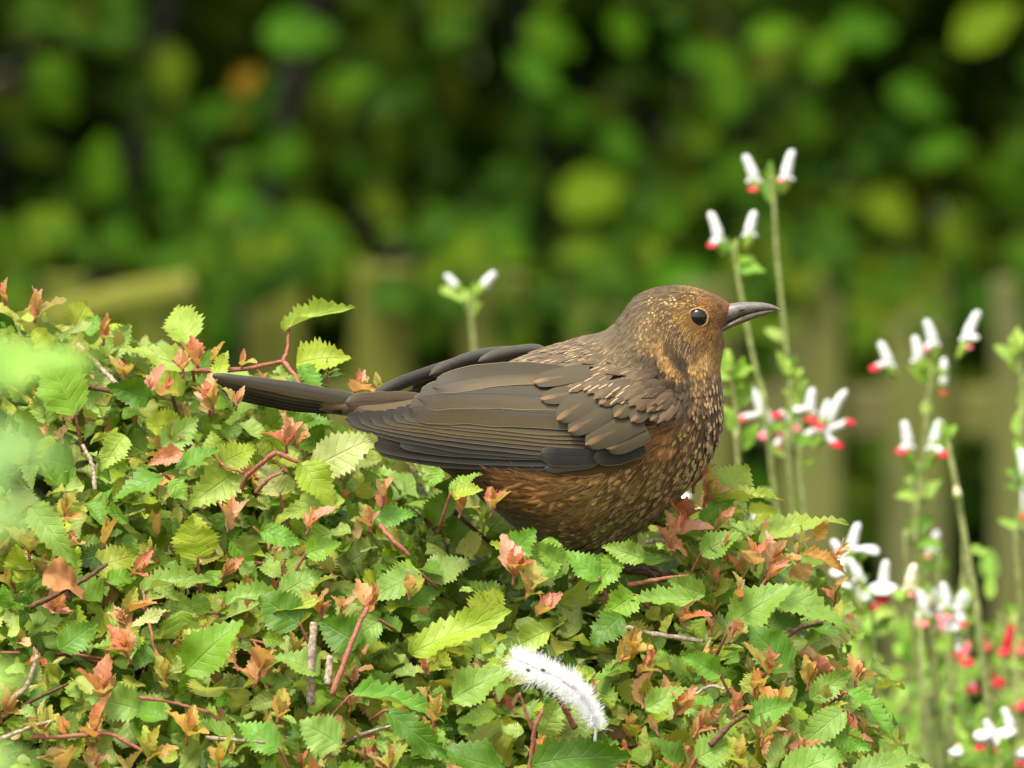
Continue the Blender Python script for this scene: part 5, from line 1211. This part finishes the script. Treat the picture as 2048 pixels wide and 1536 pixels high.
# ---- tail
tail = bpy.data.objects.new('tail', None); COL.objects.link(tail); tail.parent = bird; tail.matrix_parent_inverse = Matrix.Translation(-bird.location)
ty = lambda a, s: (lambda u, v: np.interp(u, [400, 720], [a * s, a]) )
for (b, m, t, hw, y, ca, cb) in (((735, 815), (600, 812), (448, 788), 13, 30, (30, 29, 30), (36, 34, 34)), ((735, 818), (595, 806), (440, 780), 13, 20, (26, 25, 26), (34, 32, 32)), ((735, 818), (590, 800), (438, 772), 14, 10, (34, 33, 33), (44, 41, 39)),
                                 ((740, 815), (585, 792), (430, 764), 14, 0, (44, 42, 40), (66, 60, 54)), ((745, 812), (580, 785), (424, 757), 14, -10, (72, 64, 54), (90, 80, 64)), ((750, 808), (575, 776), (418, 750), 15, -20, (84, 76, 62), (112, 94, 66))):
    flight('tail_feather', tail, b, m, t, hw, 0, ca, cb, 1, yfun=ty(y, 1.5), tipr=.16, camber=.25, taper=.62)
flight('tail_covert', tail, (850, 800), (760, 803), (690, 806), 20, 0, (96, 80, 56), (120, 96, 60), 1, yfun=ty(-34, 1), tipr=.4, camber=.2)

# ---- bill
M['bill'] = simple_material('bill_horn', lin((118, 112, 104)), lin((92, 86, 78)), 500, rough=0.34, spec=0.5, bump=0.15, bdist=.0002)
M['bill_low'] = simple_material('bill_horn_pale', lin((100, 86, 62)), lin((72, 64, 50)), 500, rough=0.38, spec=0.5, bump=0.15, bdist=.0002)
M['dark'] = simple_material('dark_skin', lin((40, 24, 16)), lin((24, 16, 12)), 500, rough=0.6)
def bill(sec, name, mat, parent):
    sec = np.array(sec, float); t = np.linspace(0, len(sec) - 1, 26); r = crom(sec, t); n = 16
    V = []
    for row in r:
        ut, vt, ub, vb, hw = row
        for j in range(n):
            a = j / n * 2 * math.pi
            cu, cv = (ut + ub) / 2 + (ut - ub) / 2 * math.cos(a), (vt + vb) / 2 + (vt - vb) / 2 * math.cos(a)
            s_ = math.sin(a)
            V.append(((cu - 1024) * S_PX, -hw * S_PX * math.copysign(abs(s_) ** .8, s_), ZC + (768 - cv) * S_PX / math.cos(TH)))
    F = np.array([(i * n + j, i * n + (j + 1) % n, (i + 1) * n + (j + 1) % n, (i + 1) * n + j) for i in range(25) for j in range(n)])
    return obj(name, mesh_np(name, np.array(V), [F], None, None, M[mat]), parent)
bl = bill([(1438, 612, 1440, 650, 22), (1462, 607, 1462, 641, 19), (1482, 604.5, 1484, 630, 15), (1504, 604, 1506, 624.5, 12), (1526, 605.5, 1527, 620.5, 9), (1545, 610, 1544, 619.5, 6), (1556, 615.5, 1555, 620.5, 3.5), (1562, 621, 1561.5, 623, 1)], 'beak', 'bill', bird)
bill([(1440, 650, 1446, 664, 20), (1462, 640.5, 1464, 654, 15), (1484, 629.5, 1486, 646, 11), (1504, 624, 1508, 637.5, 8.5), (1526, 620, 1528, 631, 7), (1544, 619, 1546, 624.5, 4), (1554, 619.5, 1554, 621, 1.5)], 'lower_mandible', 'bill_low', bl)
for s in (-1, 1):
    c0 = PY(1484, 621, -16 * S_PX); th = np.linspace(0, 2 * math.pi, 13)[:-1]
    V = np.array([[c0[0] + 6.5 * S_PX * math.cos(a) * rr, (c0[1] - .2 * S_PX + (1.2 * S_PX if rr < .2 else 0)), c0[2] + (2.4 * S_PX * math.sin(a) + 1.6 * S_PX * math.cos(a)) * rr] for rr in (1.0, .1) for a in th])
    if s > 0: V[:, 1] *= -1
    obj('nostril', mesh_np('nostril', V, [np.array([(j, (j + 1) % 12, 12 + (j + 1) % 12, 12 + j) for j in range(12)])], None, None, M['dark']), bl)

# ---- eyes
k = NT('eye'); M['eye'] = k.done(k.principled((0.008, 0.006, 0.005), 0.03, 0.5, None).outputs[0])
M['eyelid'] = simple_material('eye_ring', lin((172, 140, 92)), lin((132, 100, 60)), 2500, rough=0.6)
for s in (1, -1):
    E = PY(1396, 635, -61 * S_PX)
    n, m_r = 28, 16; V = []; R_e = 18.5 * S_PX
    for i in range(m_r + 1):
        th = math.pi * i / m_r
        for j in range(n):
            ph = 2 * math.pi * j / n
            V.append((E[0] + R_e * math.sin(th) * math.cos(ph), E[1] - R_e * .62 * math.cos(th), E[2] + R_e * math.sin(th) * math.sin(ph)))
    V = np.array(V); V[:, 1] *= s
    F = np.array([(i * n + j, i * n + (j + 1) % n, (i + 1) * n + (j + 1) % n, (i + 1) * n + j) for i in range(m_r) for j in range(n)])
    eo = obj('eye', mesh_np('eye', V, [F], None, None, M['eye']), bird)
    V = []
    for i in range(40):
        a = i / 40 * 2 * math.pi
        rr = R_e * (1.06 + .03 * math.cos(2 * a + .6) + .015 * math.sin(9 * a))
        c_ = np.array([E[0] + rr * math.cos(a), E[1] - R_e * .18, E[2] + rr * .97 * math.sin(a)])
        rad_ = np.array([math.cos(a), 0, math.sin(a)])
        for j in range(8):
            b_ = j / 8 * 2 * math.pi
            V.append(c_ + rad_ * 2.3 * S_PX * math.cos(b_) + np.array([0, -1, 0]) * 2.6 * S_PX * math.sin(b_))
    V = np.array(V); V[:, 1] *= s
    F = np.array([(i * 8 + j, i * 8 + (j + 1) % 8, ((i + 1) % 40) * 8 + (j + 1) % 8, ((i + 1) % 40) * 8 + j) for i in range(40) for j in range(8)])
    obj('eyelid', mesh_np('eyelid', V, [F], None, None, M['eyelid']), eo)

# ---- legs: feet grip the brown twig under the bird
M['leg'] = simple_material('leg_scales', lin((84, 66, 52)), lin((52, 42, 34)), 1200, rough=0.5, bump=0.6)
for s, (fu, fv) in ((-1, (1248, 1142)), (1, (1222, 1126))):
    y = .012 * s
    knee = PY(fu - 40, fv - 95, y); foot = PY(fu, fv, y - .001)
    V, F, UV = tube(smooth_path([knee, knee * .5 + foot * .5 + np.array([-.001, 0, 0]), foot], 10), np.array([3.6, 2.6, 1.9, 1.5, 1.4, 1.35, 1.35, 1.4, 1.6, 1.8]) * .001, 9)
    leg = obj('leg', mesh_np('leg', V, F, UV, None, M['leg']), bird)
    for (dx, dy, dz, Lt) in ((.9, -.25, -.05, .015), (.95, .1, -.02, .018), (.85, .5, -.05, .015), (-.9, -.05, -.1, .013)):
        d_ = unit([dx, dy, dz])
        tip = foot + d_ * Lt + np.array([0, 0, -.003])
        V, F, UV = tube(smooth_path([foot, foot + d_ * Lt * .35 + np.array([0, 0, .0018]), foot + d_ * Lt * .7 + np.array([0, 0, .0012]), tip, tip + d_ * .003 + np.array([0, 0, -.003])], 12), np.linspace(.0014, .0003, 12), 7)
        obj('toe', mesh_np('toe', V, F, UV, None, M['leg']), leg)

# ------------------------------------------------------------------ white downy feather caught on the hedge
k = NT('white_down'); dfs = k.n('ShaderNodeBsdfDiffuse'); dfs.inputs[0].default_value = (.97, .97, .97, 1); dtr = k.n('ShaderNodeBsdfTranslucent'); dtr.inputs[0].default_value = (.97, .97, .97, 1)
dmx = k.n('ShaderNodeMixShader'); dmx.inputs[0].default_value = .45; k.t.links.new(dfs.outputs[0], dmx.inputs[1]); k.t.links.new(dtr.outputs[0], dmx.inputs[2])
M['down'] = k.done(dmx.outputs[0])
wf = thing('downy_feather', 'fluffy white down feather curled over a reddish twig on the hedge', 'feather', tuple(PY(1120, 1400, -.125)))
axis = smooth_path([PY(1030, 1318, -.128), PY(1075, 1338, -.130), PY(1125, 1362, -.131), PY(1165, 1395, -.131), PY(1190, 1440, -.130), PY(1190, 1482, -.128)], 40)
V, F, UV = tube(axis, np.interp(np.linspace(0, 1, 40), [0, .6, .8, 1], [.5, 1.0, 2.6, 3.2]) * S_PX, 7)
obj('shaft', mesh_np('shaft', V, F, UV, None, M['down']), wf)
n = 9000
s_ = rng.random(n) ** .85 * .88
pi_ = np.clip(s_ * 39, 0, 38.99); i0 = pi_.astype(int); fr = (pi_ - i0)[:, None]
B0 = axis[i0] * (1 - fr) + axis[np.minimum(i0 + 1, 39)] * fr; tg_ = unit(axis[np.minimum(i0 + 1, 39)] - axis[i0])
sd_ = unit(np.cross(tg_, np.array([0, 1.0, 0])[None])); nn = np.cross(tg_, sd_)
an = rng.normal(0, 1, n) * .5 + np.where(rng.random(n) < .5, 0, math.pi)
rd = sd_ * np.cos(an)[:, None] + nn * np.sin(an)[:, None]
Dn = unit(rd + tg_ * -rng.uniform(.2, 1.3, n)[:, None] + rng.normal(0, .22, (n, 3)))
Ln = rng.uniform(10, 38, n) * (.6 + .8 * np.array([abs(mnoise.noise((a_ * 14, b_ * 2, 3))) for a_, b_ in zip(s_, np.cos(an))])) * S_PX * np.interp(s_, [0, .15, .6, .88], [.8, 1.25, 1.1, .8])
Xn = unit(np.cross(Dn, np.array([0, -1, .3])[None]))
V = np.zeros((n, 4, 2, 3)); cv = rng.normal(0, .25, (n, 3))
for r, t in enumerate((0, .33, .66, 1)):
    cc = B0 + Dn * (Ln * t)[:, None] + cv * (Ln * t * t)[:, None]
    w_ = .6 * S_PX * (1 - .7 * t)
    V[:, r, 0] = cc - Xn * w_; V[:, r, 1] = cc + Xn * w_
F = ((np.arange(n) * 8)[:, None, None] + np.array([[2 * r, 2 * r + 1, 2 * r + 3, 2 * r + 2] for r in range(3)])[None]).reshape(-1, 4)
o = obj('down', mesh_np('down', V.reshape(-1, 3), F, None, None, M['down']), wf); o['kind'] = 'stuff'
for (u, v, lab) in ((1056, 1340, 'tiny brown bud scale near the tip of the white down feather'), (1086, 1340, 'tiny brown bud scale midway along the white down feather'), (1138, 1418, 'tiny brown bud scale on the white down feather beside the reddish twig')):
    c0 = PY(u, v, -.1365); V, F, UV = tube(np.array([c0 + np.array([-.9, 0, .5]) * .001, c0 + np.array([-.5, -.2, .3]) * .001, c0, c0 + np.array([.5, 0, -.3]) * .001, c0 + np.array([.9, .2, -.5]) * .001]), np.array([.15, .6, .8, .6, .15]) * .001, 8)
    tag(obj('bud_scale', mesh_np('bud_scale', V, F, UV, None, M['bark_brown'])), lab, 'bud scale', 'bud scales on the white feather')
